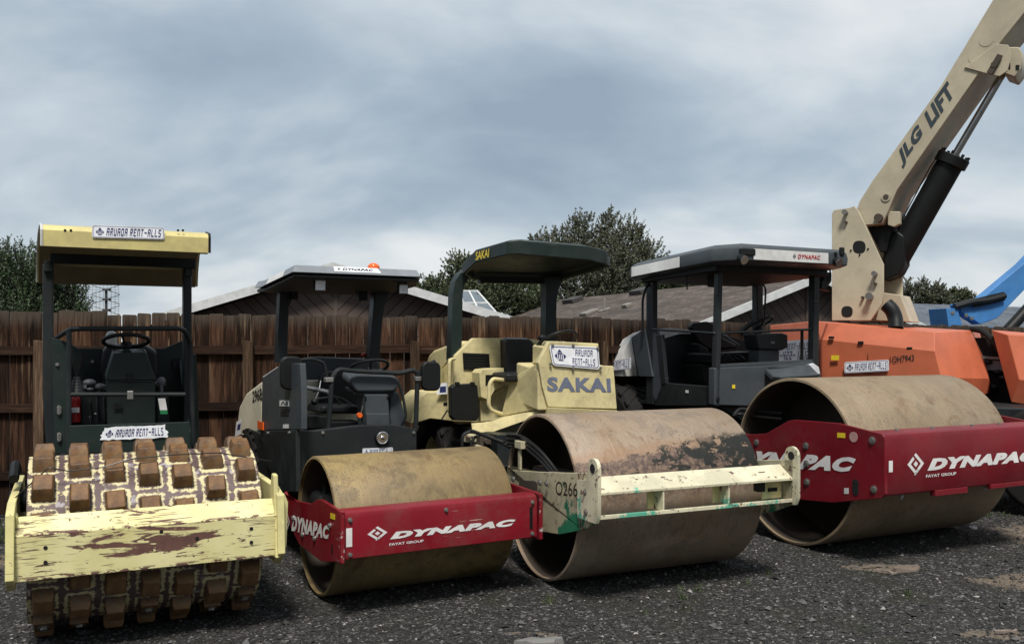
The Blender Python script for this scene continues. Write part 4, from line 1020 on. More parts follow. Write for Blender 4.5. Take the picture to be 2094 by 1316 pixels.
# ================================================================== roller 2 : smallest smooth drum, red frame, slate body
F2 = Frame(-.813, 6.825, 28.77); W2, R2 = 1.373, .497
r2 = F2.root('smooth_drum_roller'); tag(r2, 'small slate grey roller with red frame, ochre drum and orange beacon on its canopy', 'road roller')
drum_shell(r2, W2, R2, R2, M['drum_ochre'])
hw2 = W2/2+.039; yF2 = -.75
side = F2.X([(706, 1046), (686, 1034), (663, 1020), (655, 1020), (642, 1029), (616, 1024), (597, 1018), (574, 1013)], -hw2)
zt = side[0].z
outl = [(p.y, p.z) for p in side]; outl += [(.55, outl[-1][1]), (.62, .66), (.55, .45), (.2, .33), (-.35, .32), (-.62, .375), (-.75, .40)]
for s_ in (-1, 1):
    b = MB(); b.prism([(s_*hw2, y, z) for y, z in outl], (s_*.025, 0, 0)); sp_ = b.build('side_plate', M['red'], r2, bevel=.004)
    if s_ < 0:
        mpx = quad(F2.at(580, 1108, 'x', -hw2-.029), F2.at(678, 1112, 'x', -hw2-.029), F2.at(675, 1072, 'x', -hw2-.029), F2.at(580, 1048, 'x', -hw2-.029))
        mpx = quad(F2.at(583, 1086, 'x', -hw2-.0285), F2.at(674, 1106, 'x', -hw2-.0285), F2.at(674, 1072, 'x', -hw2-.0285), F2.at(583, 1044, 'x', -hw2-.0285))
        b = MB(); b.polys(diamond(None), sub(mpx, 0, .1, .12, .95)); b.polys(bfont('DYNAPAC', .06, .28, 1.1), sub(mpx, .16, .1, 1, .92)); b.build('lettering', M['white_print'], sp_, smooth=0)
        MB().prism(F2.X([(676, 1048), (685, 1051), (685, 1062), (676, 1059)], -hw2-.0265), (-.002, 0, 0)).build('warning_label', M['warning'], sp_, smooth=0)
        p = F2.at(679, 1122, 'x', -hw2-.026); MB().box(p-Vector((.002,.012,.03)), p+Vector((0,.012,.03))).build('serial_plate', M['black'], sp_)
    b = MB(); b.prism([(s_*hw2, yF2-.035, .395), (s_*hw2, yF2-.035, .715), (s_*hw2, yF2+.05, .735), (s_*hw2, yF2+.05, .385)], (s_*.028, 0, 0)); b.build('frame_corner', M['red_worn'], r2, bevel=.008)
prof = [(yF2, .411), (yF2, .675), (yF2+.012, .708), (yF2+.045, .724), (yF2+.12, .724), (yF2+.12, .70), (yF2+.05, .695), (yF2+.035, .67), (yF2+.035, .44), (yF2+.10, .43), (yF2+.10, .411)]
b = MB(); b.prism([(-hw2+.001, y, z) for y, z in prof], (2*hw2-.002, 0, 0)); fb2 = b.build('front_beam', M['red'], r2, bevel=.006, seg=3)
mpb = quad((-hw2, yF2, .411), (hw2, yF2, .411), (hw2, yF2, .70), (-hw2, yF2, .70), .003)
def uvof(fr, mp, y, px, py):
    p = fr.at(px, py, 'y', y); a = mp(0, 0); bx = mp(1, 0)-a; by = mp(0, 1)-a; return (p-a).dot(bx)/bx.length_squared, (p-a).dot(by)/by.length_squared
def uvbox(fr, mp, y, l, t, r_, bt):
    """text box from its pixel corners: left-bottom and right-top measured on the real face"""
    a = uvof(fr, mp, y, *l); c = uvof(fr, mp, y, *r_); return (a[0], a[1], c[0], c[1])
b = MB()
b.polys(diamond(None), sub(mpb, *uvbox(F2, mpb, yF2, (751, 1106), 0, (792, 1073), 0)))
b.polys(bfont('DYNAPAC', .075, .30, 1.12), sub(mpb, *uvbox(F2, mpb, yF2, (797, 1102), 0, (1054, 1060), 0)))
b.polys(bfont('FAYAT GROUP', .02, 0, 1.0), sub(mpb, *uvbox(F2, mpb, yF2, (796, 1115), 0, (866, 1102), 0)))
b.face([mpb(*p) for p in ((.012, .28), (.040, .28), (.040, .70), (.012, .70))])
b.build('lettering', M['white_print'], fb2, smooth=0)
p = F2.at(1086, 1058, 'y', yF2); MB().box(p-Vector((.012,.003,.08)), p+Vector((.012,0,.08))).build('reflector', M['black'], fb2)
b = MB(); b.cyl((-.62, 0, R2), (-hw2, 0, R2), .12); b.tube([(-.60, .1, R2+.1), (-.55, .2, .75), (-.5, .4, .72), (-.3, .7, .7)], .02); b.ball((-.55, .0, .60), .16, (.6,1.2,.8)); b.ball((-.58, .25, .62), .12, (.6,1.2,.8)); b.build('drum_motor', M['black'], r2)
# tractor half
SL, SD = M['slate'], M['slate_dark']
b = MB(); b.prism(F2.Y([(603, 879), (640, 881), (735, 870), (800, 868), (832, 872), (852, 878), (852, 1010), (603, 1010)], .80), (0, .10, 0)); b.build('front_panel', SD, r2, bevel=.006)
b = MB(); b.prism(F2.X([(532, 880), (604, 879), (606, 1005), (575, 1005), (545, 950)], -.628), (.04, 0, 0)); b.build('left_skirt', SD, r2, bevel=.006)
b = MB(); b.box((-.60, 1.05, .45), (.46, 2.6, .98)); b.box((-.18, .5, .4), (.18, 1.0, .62)); b.build('chassis', SD, r2, bevel=.01)
b = MB(); b.prism(F2.X([(536, 772), (576, 744), (613, 742), (616, 800), (616, 878), (545, 879), (534, 905)], -.62), (.05, 0, 0)); sw = b.build('side_panel', SL, r2, bevel=.008)
MB().prism(F2.X([(536, 770), (566, 750), (573, 752), (543, 774)], -.60), (.16, 0, .0)).build('panel_cap', M['grey_light'], r2, bevel=.004)
hd = [F2.at(px, py, 'x', -.58) for px, py in ((536, 777), (503, 803), (489, 830), (482, 890), (484, 910), (503, 911), (534, 875))]
b = MB(); b.prism(hd, (1.0, 0, 0)); hood2 = b.build('engine_hood', M['cream'], r2, bevel=.03, seg=3)
mpx = quad(F2.at(516, 823, 'x', -.5835), F2.at(535, 817, 'x', -.5835), F2.at(535, 792, 'x', -.5835), F2.at(516, 799, 'x', -.5835))
lettering(bfont('2968', .02), mpx, M['black_print'], hood2)
sg = MB().prism(F2.X([(484, 862), (494, 857), (492, 888), (481, 892)], -.5835), (-.003, 0, 0)).build('side_label', M['signwhite'], hood2)
MB().prism(F2.X([(486, 868), (492, 865), (491, 876), (485, 879)], -.588), (-.001, 0, 0)).build('label_print', M['signblue'], sg)
MB().box(F2.at(529, 875, 'x', -.63), F2.at(540, 863, 'x', -.63)+Vector((-.012, 0, 0))).build('side_reflector', M['amber'], r2)
for nm, mat_, pts in (('decal', 'white_print', [(572, 818), (591, 818), (591, 830), (572, 830)]), ('decal', 'black_print', [(575, 836), (593, 834), (593, 840), (575, 842)]), ('decal', 'black_print', [(574, 843), (590, 843), (590, 849), (574, 849)]), ('decal', 'white_print', [(579, 867), (590, 867), (590, 875), (579, 875)])):
    MB().prism(F2.X(pts, -.6225), (-.002, 0, 0)).build(nm, M[mat_], sw)
lab = quad(*F2.X([(574, 828), (589, 828), (589, 820), (574, 820)], -.6252)); b = MB()
b.polys([[(0,0),(.16,0),(.3,.7),(.22,.95)], [(.22,.95),(.3,.7),(.5,0),(.62,0),(.36,1)], [(.6,.1),(1,.1),(1,.4),(.6,.4)],[(.7,.55),(.95,.55),(.95,.85),(.7,.85)]], lab); b.build('decal_print', M['black_print'], sw)
b = MB(); b.prism(F2.Y([(600, 735), (640, 729), (766, 733), (778, 742), (778, 860), (600, 860)], 2.15), (0, .05, 0)); b.build('rear_panel', SL, r2, bevel=.02, seg=3)
# posts
def bent_post(fr, pts, y, dy, mat, root, name='canopy_post'):
    return MB().prism(fr.Y(pts, y), (0, dy, 0)).build(name, mat, root, bevel=.008)
bent_post(F2, [(566, 742), (588, 742), (589, 690), (591, 628), (603, 600), (614, 584), (590, 584), (573, 592)], 1.78, .12, SD, r2)
bent_post(F2, [(755, 738), (776, 738), (782, 660), (787, 625), (797, 600), (800, 584), (770, 584), (766, 600)], 1.78, .12, SD, r2)
for a_, b_ in (((597, 600), (610, 612)), ((734, 592), (752, 614))):
    MB().prism(F2.Y([(a_[0], a_[1]-6), (b_[0], a_[1]-6), (b_[0], b_[1]), (a_[0], b_[1])], 1.7), (0, .1, 0)).build('post_bracket', M['black'], r2, bevel=.004)
# canopy: flat roof with chamfered corners, sloping rim
cz = 2.335
def at_z(px, py, z): return F2.at(px, py, 'z', z)
fl = F2.at(612, 556, 'y', .86); fr_ = F2.at(862, 568, 'y', .86)
plan = [(-.62, .86, 2.385), (.50, .86, 2.385), (.60, 1.15, 2.36), (.62, 1.75, 2.34), (.50, 2.2, 2.33), (-.62, 2.2, 2.33), (-.70, 1.62, 2.30)]
lo_ = plan; hi_ = [(x*.95, .90+(y-.86)*.96, z+.062) for x, y, z in plan]
b = MB(); b.prism(lo_, None, hi_); can = b.build('canopy', flat('blue_grey_plastic', (.21,.23,.25), .45), r2, bevel=.006)
under = [(x*.97, 1.5+(y-1.5)*.97, z-.012) for x, y, z in plan]; MB().prism(under, (0, 0, -.03)).build('canopy_underside', M['black'], r2, bevel=.01)
hump = MB(); hump.prism([(-.30, 1.3, 2.42), (.25, 1.3, 2.42), (.25, 2.0, 2.41), (-.30, 2.0, 2.41)], None, [(-.16, 1.42, 2.475), (.06, 1.42, 2.475), (.06, 1.9, 2.47), (-.16, 1.9, 2.47)]); hump.build('roof_dome', M['grey_light'], r2, bevel=.02)
mpl = quad(lo_[6], lo_[0], hi_[0], hi_[6], .002)
MB().prism([mpl(u, v) for u, v in ((.18, .02), (.72, .02), (.72, .98), (.18, .98))], (-.002, -.002, 0)).build('rim_stripe', M['grey_light'], can, smooth=0)
mpf = quad(lo_[0], lo_[1], hi_[1], hi_[0], .002)
b = MB(); b.prism([mpf(u, v) for u, v in ((.31, .30), (.68, .30), (.66, .98), (.30, .98))], (0, -.003, 0)); nb = b.build('name_band', M['signwhite'], can, smooth=0)
mpf2 = quad(lo_[0], lo_[1], hi_[1], hi_[0], .007); b = MB(); b.polys(bfont('DYNAPAC', .03, .28, 1.05), sub(mpf2, .37, .45, .62, .80)); b.polys(diamond(None), sub(mpf2, .33, .42, .355, .84)); b.build('lettering', M['black_print'], nb, smooth=0)
bc = F2.at(764, 549, 'y', 1.35); bc.z = 2.435
b = MB(); b.cyl(bc+Vector((0,0,-.02)), bc+Vector((0,0,.02)), .062); be = b.build('beacon_base', M['black'], r2)
MB().cyl(bc+Vector((0,0,.02)), bc+Vector((0,0,.06)), .058, .054, cap=False).ball(bc+Vector((0,0,.058)), .055, (1,1,.75)).build('beacon_lens', M['amber'], be)
led_light(r2, F2.at(655, 583, 'y', .95), (0, -1, -.1), .095); led_light(r2, F2.at(825, 591, 'y', .95), (0, -1, -.1), .085)
# console
b = MB(); con_lid = F2.Y([(716, 785), (720, 770), (735, 766), (800, 767), (817, 775), (818, 790), (806, 802), (730, 803)], 1.02)
b.prism(con_lid, (0, .26, .05)); b.build('console_lid', SL, r2, bevel=.03, seg=4)
b = MB(); b.prism(F2.Y([(720, 797), (812, 797), (800, 812), (740, 814), (722, 806)], 1.06), (0, .2, .02)); b.build('console_neck', SD, r2, bevel=.01)
b = MB(); b.prism(F2.Y([(747, 806), (794, 806), (798, 872), (748, 872)], 1.0), (0, .22, 0)); b.prism(F2.Y([(750, 845), (796, 845), (797, 872), (750, 872)], .97), (0, .05, 0)); b.build('console', SL, r2, bevel=.008)
b = MB(); b.prism(F2.Y([(797, 808), (815, 800), (828, 842), (828, 872), (798, 872)], 1.12), (0, .2, 0)); b.build('console_side', SL, r2, bevel=.02, seg=3)
steering(r2, F2.at(755, 750, 'y', 1.32), (0, .38, .9), .17, .014)
hl = F2.at(779, 894, 'y', .80); b = MB(); b.cyl(hl, hl+Vector((0,-.035,0)), .058); hlo = b.build('headlight', M['black'], r2)
b = MB(); b.ring(hl+Vector((0,-.037,0)), (0,1,0), .048, .006, 24, 6); b.cyl(hl+Vector((0,-.034,0)), hl+Vector((0,-.038,0)), .044); b.ball(hl+Vector((0,-.036,0)), .02, (1,.5,1)); b.build('headlight_lens', M['chrome'], hlo)
rent_sign(r2, *[F2.at(px, py, 'y', .795) for px, py in ((741, 931), (803, 929), (803, 914), (741, 916))])
# seat
b = MB(); b.prism(F2.Y([(652, 845), (660, 828), (735, 828), (738, 846)], 1.45), (0, .45, 0)); b.build('seat', M['vinyl'], r2, bevel=.03, seg=3)
b = MB(); b.prism(F2.Y([(655, 770), (672, 758), (735, 760), (742, 775), (742, 835), (655, 835)], 1.95), (0, .1, 0)); b.build('seat_back', M['vinyl'], r2, bevel=.04, seg=4)
b = MB(); b.prism(F2.Y([(632, 850), (675, 850), (675, 876), (632, 876)], 1.35), (0, .4, 0)); b.prism(F2.Y([(676, 862), (745, 862), (745, 880), (676, 880)], 1.3), (0, .3, 0)); b.build('seat_base', M['black'], r2, bevel=.01)
MB().ball(F2.at(643, 821, 'y', 1.3), .03).build('lever_knob', M['black'], r2); MB().tube([F2.at(643, 821, 'y', 1.3), F2.at(652, 800, 'y', 1.3), F2.at(656, 778, 'y', 1.35)], .006, 6).build('lever', M['grey_mid'], r2)
p = F2.at(734, 848, 'y', 1.0); MB().cyl(p, p+Vector((0,-.03,0)), .022).build('stop_button', M['amber'], r2)
MB().ball(F2.at(744, 725, 'y', 1.9), .025, (1,1,.8)).build('knob', M['redpaint'], r2)
# rails and mirrors
yr = .98
b = MB(); b.tube([F2.at(671, 882, 'y', yr), F2.at(679, 772, 'y', yr), F2.at(692, 754, 'y', yr), F2.at(722, 758, 'y', yr), F2.at(820, 763, 'y', yr), F2.at(843, 756, 'y', yr), F2.at(854, 762, 'y', yr), F2.at(850, 880, 'y', yr)], .021, 10, .05); b.build('front_rail', SD, r2)
b = MB(); b.tube([F2.at(813, 778, 'y', yr-.03), F2.at(822, 800, 'y', yr-.03), F2.at(831, 850, 'y', yr-.03), F2.at(822, 868, 'y', yr)], .013, 8, .05); b.build('grab_rail', SD, r2)
b = MB(); b.tube([F2.at(552, 777, 'x', -.60), F2.at(672, 801, 'y', yr)], .017, 8); b.build('side_rail', M['grey_mid'], r2)
for px, py in ((672, 776), (855, 774)):
    p = F2.at(px, py, 'y', yr); MB().box(p-Vector((.035,.03,.02)), p+Vector((.035,.03,.02))).build('mirror_clamp', M['bolt'], r2, bevel=.006)
mirror(r2, F2, (575, 728, 620, 797), .90, [F2.at(612, 735, 'y', .95), F2.at(640, 733, 'y', .95), F2.at(664, 742, 'y', .97), F2.at(669, 774, 'y', yr)])
mirror(r2, F2, (864, 739, 902, 799), .92, [F2.at(857, 774, 'y', yr), F2.at(862, 748, 'y', .97), F2.at(890, 737, 'y', .95)])
tg = MB().prism(F2.Y([(863, 770), (880, 769), (884, 789), (866, 790)], 1.1), (0, .002, 0)).build('paper_tag', M['white_print'], r2)
MB().prism(F2.Y([(866, 790.6), (884, 789.6), (884, 798), (867, 798)], 1.1), (0, .002, 0)).build('tag_foot', M['greenlabel'], tg)
tyre(r2, (-.42, 2.55, .5), .50, .40, 'cream'); tyre(r2, (.40, 2.55, .5), .50, .40, 'cream')

for dx, py0 in ((0, 800), (.05, 806), (-.05, 812)):
    b = MB(); b.tube([F1.at(200, 862, 'y', 1.5)+Vector((dx, 0, 0)), F1.at(198, py0, 'y', 1.55)+Vector((dx, 0, 0)), F1.at(228, py0-8, 'y', 1.7), F1.at(300, py0-2, 'y', 1.75)], .009, 6, .05); b.build('hose', M['hose'], r1)
MB().prism(F1.Y([(352, 735), (369, 730), (369, 765), (358, 772)], 1.97), (0, .02, 0)).build('side_recess', M['black'], r1)
for px, py, w_, h_, m_ in ((170, 790, .05, .03, 'grey_mid'), (196, 845, .02, .012, 'white_print'), (185, 852, .02, .012, 'white_print'), (241, 830, .06, .04, 'black')):
    p = F1.at(px, py, 'y', 1.22 if px == 241 else 1.54); MB().box(p-Vector((w_/2, .004, h_/2)), p+Vector((w_/2, 0, h_/2))).build('decal', M[m_], r1)
for a_, b_ in (((640, 800), (700, 830)), ((650, 815), (735, 838))):
    MB().tube([F2.at(*a_, 'y', 1.5), F2.at((a_[0]+b_[0])/2, a_[1]-6, 'y', 1.5), F2.at(*b_, 'y', 1.5)], .010, 6, .08).build('hose', M['hose'], r2)
MB().tube([F2.at(742, 872, 'y', 1.0), F2.at(738, 850, 'y', 1.02), F2.at(744, 820, 'y', 1.1)], .007, 6, .03).build('cable', M['hose'], r2)
for px, py in ((747, 812), (793, 812), (749, 866), (795, 866)): bolt(r2, F2.at(px, py, 'y', .995), (0, -1, 0), .007, 'black')
for px, py in ((548, 885), (592, 884), (660, 884), (846, 884)): bolt(r2, F2.at(px, py, 'y', .798) if px > 603 else F2.at(px, py, 'x', -.63), (0, -1, 0) if px > 603 else (-1, 0, 0), .009)

for k, (u, v) in enumerate(((.03, .88), (.5, .9), (.97, .88), (.03, .1), (.97, .1))): bolt(fb2, mpb(u, v), (0, -1, 0), .010)
for yy, zz in ((-.55, .60), (-.2, .45), (.1, .42), (.35, .50)): bolt(r2, (-hw2-.027, yy, zz), (-1, 0, 0), .014)
# ================================================================== roller 3 : cream-yellow body, dark green canopy, old pale front frame
F3 = Frame(.953, 7.264, 24.5); W3, R3 = 1.624, .633
r3 = F3.root('smooth_drum_roller'); tag(r3, 'cream yellow roller with dark green canopy, tar-caked drum and chipped pale front frame', 'road roller')
drum_shell(r3, W3, R3, R3, M['drum_tan'], .022, .45)
hw3 = W3/2+.03; yF3 = -.927
ol = F3.X([(1222, 966), (1160, 966), (1100, 964), (1053, 961), (1030, 960)], -hw3)
outl = [(p.y, p.z) for p in ol]+[(.55, .80), (.55, .52)]+[(p.y, p.z) for p in F3.X([(1112, 1087), (1144, 1092), (1191, 1083), (1221, 1068)], -hw3)]
for s_ in (-1, 1):
    b = MB(); b.prism([(s_*hw3, y, z) for y, z in outl], (-s_*.022 if s_ < 0 else .022, 0, 0)); sp3 = b.build('side_plate', M['oldcream'], r3, bevel=.004)
    if s_ < 0:
        xx = -hw3-.026
        mpx = quad(*F3.X([(1136, 1012), (1181, 1016), (1181, 986), (1136, 983)], xx)); lettering(bfont('O266', .01), mpx, M['black_print'], sp3)
        MB().prism(F3.X([(1062, 984), (1066, 981), (1094, 983), (1099, 988), (1099, 1015), (1094, 1020), (1064, 1018), (1060, 1012)], -hw3-.0235), (-.001, 0, 0)).build('plate_opening', M['drum_inside'], sp3, smooth=0)
        for px, py in ((1104, 986), (1118, 988), (1197, 1006), (1199, 1047), (1050, 979)):
            bolt(sp3, F3.at(px, py, 'x', -hw3-.022), (-1, 0, 0), .016)
MO = M['oldcream_bar']
# end plates with lifting eyes
for s_ in (-1, 1):
    x = s_*(hw3+.0); b = MB()
    pts = [(x, -.955, .60), (x, -.985, .66), (x, -.985, .97)]
    for k in range(9):
        a = R_(180-22.5*k); pts.append((x, -.915+.07*math.cos(a), .965+.07*math.sin(a)))
    pts += [(x, -.845, .88), (x, -.70, .86), (x, -.70, .60)]
    b.prism(pts, (s_*.026, 0, 0)); ep = b.build('lifting_plate', MO, r3, bevel=.004)
    MB().cyl((x-.002 if s_ > 0 else x-.029, -.915, .965), (x+.029 if s_ > 0 else x+.002, -.915, .965), .032).build('lifting_eye', M['gap'], ep)
b = MB(); b.prism([(-hw3, -.932, .800), (-hw3, -.932, .782), (-hw3, -.918, .782), (-hw3, -.79, .868), (-hw3, -.79, .888)], (2*hw3, 0, 0)); b.build('front_beam', MO, r3, bevel=.003)
b = MB(); b.box((-hw3, -.93, .618), (hw3, -.915, .645)); b.box((-hw3, -.915, .618), (hw3, -.82, .628)); b.build('lower_rail', MO, r3, bevel=.003)
for px in (1357, 1491):
    p = F3.at(px, 1020, 'y', -.925); b = MB(); b.box((p.x-.007, -.926, .64), (p.x+.007, -.80, .80)); b.build('rib', MO, r3, bevel=.002)
    b = MB(); b.box((p.x-.06, -.815, .64), (p.x-.007, -.80, .85)); b.build('rib_web', M['cream_yellow'], r3)
b = MB(); b.box((hw3-.20, -.83, .64), (hw3-.02, -.815, .84)); wb = b.build('end_web', M['cream_yellow'], r3)
for z_ in (.79, .69): MB().box((hw3-.15, -.8325, z_), (hw3-.06, -.83, z_+.03)).build('web_slot', M['gap'], wb)
b = MB(); b.box((hw3-.26, -.86, .70), (hw3-.2, -.80, .85)); b.build('web_post', M['black'], r3)
# hoses into the drum and a little bracket
b = MB(); b.box((-hw3-.0, .30, .80), (-hw3+.02, .34, 1.02)); b.box((-hw3-.01, .26, .97), (-hw3+.05, .38, 1.03)); b.build('hose_bracket', M['oldcream'], r3, bevel=.004)
for dz in (0, .035, .07):
    b = MB(); b.tube([(-hw3+.03, .6, .98+dz), (-hw3+.03, .32, 1.0+dz), (-hw3+.07, .05, .90+dz), (-.70, -.2, .70+dz)], .015, 8, .1); b.build('hose', M['hose'], r3)
b = MB(); b.box((-.76, -.25, .48), (-.60, .25, .84)); b.cyl((-.80, 0, R3), (-.4, 0, R3), .13); b.build('drum_motor', M['drum_inside'], r3, bevel=.02)
# tractor half
CY = M['cream_yellow']
def solid(fr, root, name, mat, pts, y, dy, bev=.006, dz=0, seg=2):
    return MB().prism(fr.Y(pts, y), (0, dy, dz)).build(name, mat, root, bevel=bev, seg=seg)
fy = 1.05
b = MB(); b.box((-.60, 1.3, .45), (.58, 3.3, .98)); b.box((-.2, .65, .5), (.2, 1.3, .8)); b.build('chassis', M['slate_dark'], r3, bevel=.01)
solid(F3, r3, 'front_fascia', CY, [(1101, 741), (1122, 700), (1126, 697), (1224, 702), (1227, 747), (1255, 748), (1262, 836), (1121, 832), (1109, 790)], fy, .06, .008)
# side of the console body falling back to the left
p0 = F3.Y([(1101, 741), (1121, 832)], fy+.01); q0 = [F3.at(1044, 774, 'y', 1.65), F3.at(1024, 851, 'y', 1.65)]
b = MB(); b.prism([p0[0], p0[1], q0[1], q0[0]], (.06, .05, 0)); b.build('left_fascia', CY, r3, bevel=.008)
p2 = F3.Y([(1122, 700), (1101, 741)], fy+.005); q2 = [F3.at(1112, 697, 'y', 1.5), F3.at(1087, 742, 'y', 1.5)]
b = MB(); b.prism([p2[0], p2[1], q2[1], q2[0]], (.06, .03, 0)); b.build('console_cheek', CY, r3, bevel=.006)
b = MB(); b.prism([(-.30, fy+.03, 1.2), (.50, fy+.03, 1.2), (.50, fy+.5, 1.25), (-.30, fy+.5, 1.25)], (0, 0, .38)); b.build('console', CY, r3, bevel=.02)
b = MB(); b.prism([(-.18, fy+.03, 1.55), (.28, fy+.03, 1.55), (.28, fy+.4, 1.58), (-.18, fy+.4, 1.58)], (0, 0, .22)); b.build('console_top', CY, r3, bevel=.02)
b = MB(); lo = [F3.at(*a, 'y', fy-.01) for a in ((1121, 833), (1263, 839))]
b.prism([lo[0], lo[1], lo[1]+Vector((0,.02,-.08)), lo[0]+Vector((0,.02,-.08))], (0, .05, 0)); b.build('sill', CY, r3, bevel=.004)
st = [F3.at(*a, 'y', 1.62) for a in ((964, 866), (990, 864), (1024, 853))]+[F3.at(1121, 834, 'y', 1.1), F3.at(1124, 842, 'y', 1.1)]+[F3.at(*a, 'y', 1.62) for a in ((1004, 884), (966, 883))]
MB().prism(st, (.02, .06, 0)).build('step_sill', CY, r3, bevel=.004)
rent_sign(r3, *[F3.at(px, py, 'y', fy-.012) for px, py in ((1130, 747), (1226, 755), (1223, 709), (1122, 705))], two_line=True)
mpx = quad(*[F3.at(px, py, 'y', fy-.0035) for px, py in ((1119, 800), (1250, 802), (1248, 773), (1119, 770))]); lettering(bfont('SAKAI', .045, 0, 1.12), mpx, M['grey_print'], r3)
# rear half: engine cover face with vent, fender
solid(F3, r3, 'rear_cowl', CY, [(930, 727), (967, 691), (1037, 691), (1100, 694), (1100, 780), (1034, 790), (982, 818), (984, 864), (927, 862)], 2.1, .06, .01)
vent = solid(F3, r3, 'vent_grille', M['black'], [(946, 721), (1000, 723), (1003, 758), (948, 756)], 2.094, .004, .002)
b = MB()
for k in range(6):
    a = F3.at(948, 725+k*6, 'y', 2.09); c = F3.at(1001, 726+k*6, 'y', 2.09); b.beam(a, c, .006, .006)
b.build('vent_slats', M['vinyl'], vent, smooth=0)
b = MB(); b.prism([(-.66, 2.17, 1.0), (-.66, 2.17, 1.84), (-.62, 3.0, 1.74), (-.60, 3.9, 1.45), (-.60, 4.0, 1.0)], (1.26, 0, 0)); b.build('engine_hood', CY, r3, bevel=.04, seg=3)
solid(F3, r3, 'rear_fender', CY, [(840, 866), (846, 840), (857, 814), (872, 801), (928, 801), (930, 862), (900, 858), (880, 856), (860, 862)], 2.25, .5, .012)
solid(F3, r3, 'control_box', CY, [(980, 762), (986, 755), (1005, 753), (1031, 752), (1031, 790), (1012, 798), (1000, 818), (984, 812)], 1.85, .2, .008)
solid(F3, r3, 'box_label', M['black'], [(993, 766), (1007, 766), (1007, 786), (993, 788)], 1.846, .003, 0)
solid(F3, r3, 'deck_plate', CY, [(984, 818), (1034, 788), (1034, 846), (1008, 858), (984, 862)], 1.95, .03, .004)
# seat
b = MB(); b.prism(F3.Y([(1035, 697), (1040, 693), (1085, 694), (1096, 706), (1090, 762), (1060, 770), (1036, 762)], 1.85), (0, .10, .02)); b.build('seat_back', M['vinyl'], r3, bevel=.03, seg=4)
solid(F3, r3, 'seat', M['vinyl'], [(1036, 763), (1085, 760), (1090, 778), (1036, 782)], 1.5, .42, .03, seg=3)
solid(F3, r3, 'seat_shell', M['black'], [(1032, 694), (1041, 692), (1041, 770), (1034, 775)], 1.9, .12, .008)
steering(r3, F3.at(1138, 700, 'y', 1.38), (-.12, .52, .84), .20, .015)
b = MB(); p = F3.at(1108, 690, 'y', 1.35); b.ball(p, .04, (1,1,.8)); b.tube([p, p+Vector((-.03,0,-.12))], .012, 6); b.build('direction_lever', M['black'], r3)
# canopy and posts
G3 = M['green']
bent_post(F3, [(922, 738), (944, 730), (947, 600), (951, 580), (962, 562), (975, 550), (960, 545), (940, 558), (930, 575), (926, 600)], 2.15, .14, G3, r3)
bent_post(F3, [(1116, 700), (1137, 700), (1139, 610), (1144, 590), (1156, 562), (1110, 566), (1118, 588), (1117, 640)], 2.2, .14, G3, r3)
zc = lambda p: p
cA = F3.at(945, 562, 'y', 2.10); cB = F3.at(972, 537, 'y', 1.75); cC = F3.at(1037, 521, 'y', 1.22); cC2 = F3.at(1062, 520, 'y', 1.16); cD = F3.at(1205, 532, 'y', 1.16); cE = F3.at(1240, 540, 'y', 1.24); cE2 = F3.at(1247, 546, 'y', 1.5); 
cF = F3.at(1145, 575, 'y', 2.28); cG = F3.at(960, 572, 'y', 2.28)
lo = [cA, cB, cC, cC2, cD, cE, cE2, cF, cG]
rise = [.11, .12, .125, .128, .13, .13, .10, .08, .08]
b = MB(); ctr = sum(lo, Vector())/len(lo)
va = [b.bm.verts.new(p) for p in lo]; vb = [b.bm.verts.new(p+Vector((0,0,r_))) for p, r_ in zip(lo, rise)]
vc = [b.bm.verts.new((p+Vector((0,0,r_+.02))).lerp(ctr+Vector((0,0,r_+.03)), .10)) for p, r_ in zip(lo, rise)]
ct = b.bm.verts.new(ctr+Vector((0,0,.145))); cb_ = b.bm.verts.new(ctr+Vector((0,0,.05)))
vi = [b.bm.verts.new(p.lerp(ctr, .06)) for p in lo]; vj = [b.bm.verts.new(p.lerp(ctr, .08)+Vector((0,0,.06))) for p in lo]
n = len(lo)
for k in range(n):
    j = (k+1) % n
    for P0, P1 in ((va, vb), (vb, vc)): b.bm.faces.new((P0[k], P0[j], P1[j], P1[k]))
    b.bm.faces.new((vc[k], vc[j], ct)); b.bm.faces.new((vi[k], vi[j], va[j], va[k])); b.bm.faces.new((vj[k], vj[j], vi[j], vi[k])); b.bm.faces.new((cb_, vj[j], vj[k]))
bmesh.ops.recalc_face_normals(b.bm, faces=b.bm.faces[:]); can3 = b.build('canopy', G3, r3, bevel=.012, seg=3, smooth=40)
mpx = quad(*[p+Vector((-.006, -.006, 0)) for p in (cB.lerp(cC, .02)+Vector((0,0,.02)), cB.lerp(cC, .46)+Vector((0,0,.02)), cB.lerp(cC, .46)+Vector((0,0,.10)), cB.lerp(cC, .02)+Vector((0,0,.10)))])
lettering(bfont('SAKAI', .02, .1, 1.0), mpx, M['warning'], can3)
b = MB(); b.prism([cG+Vector((.1,-.05,-.03)), cF+Vector((-.1,-.05,-.03)), cF+Vector((-.1,-.05,.03)), cG+Vector((.1,-.05,.03))], (0, .08, 0)); b.build('roof_beam', M['black'], r3)
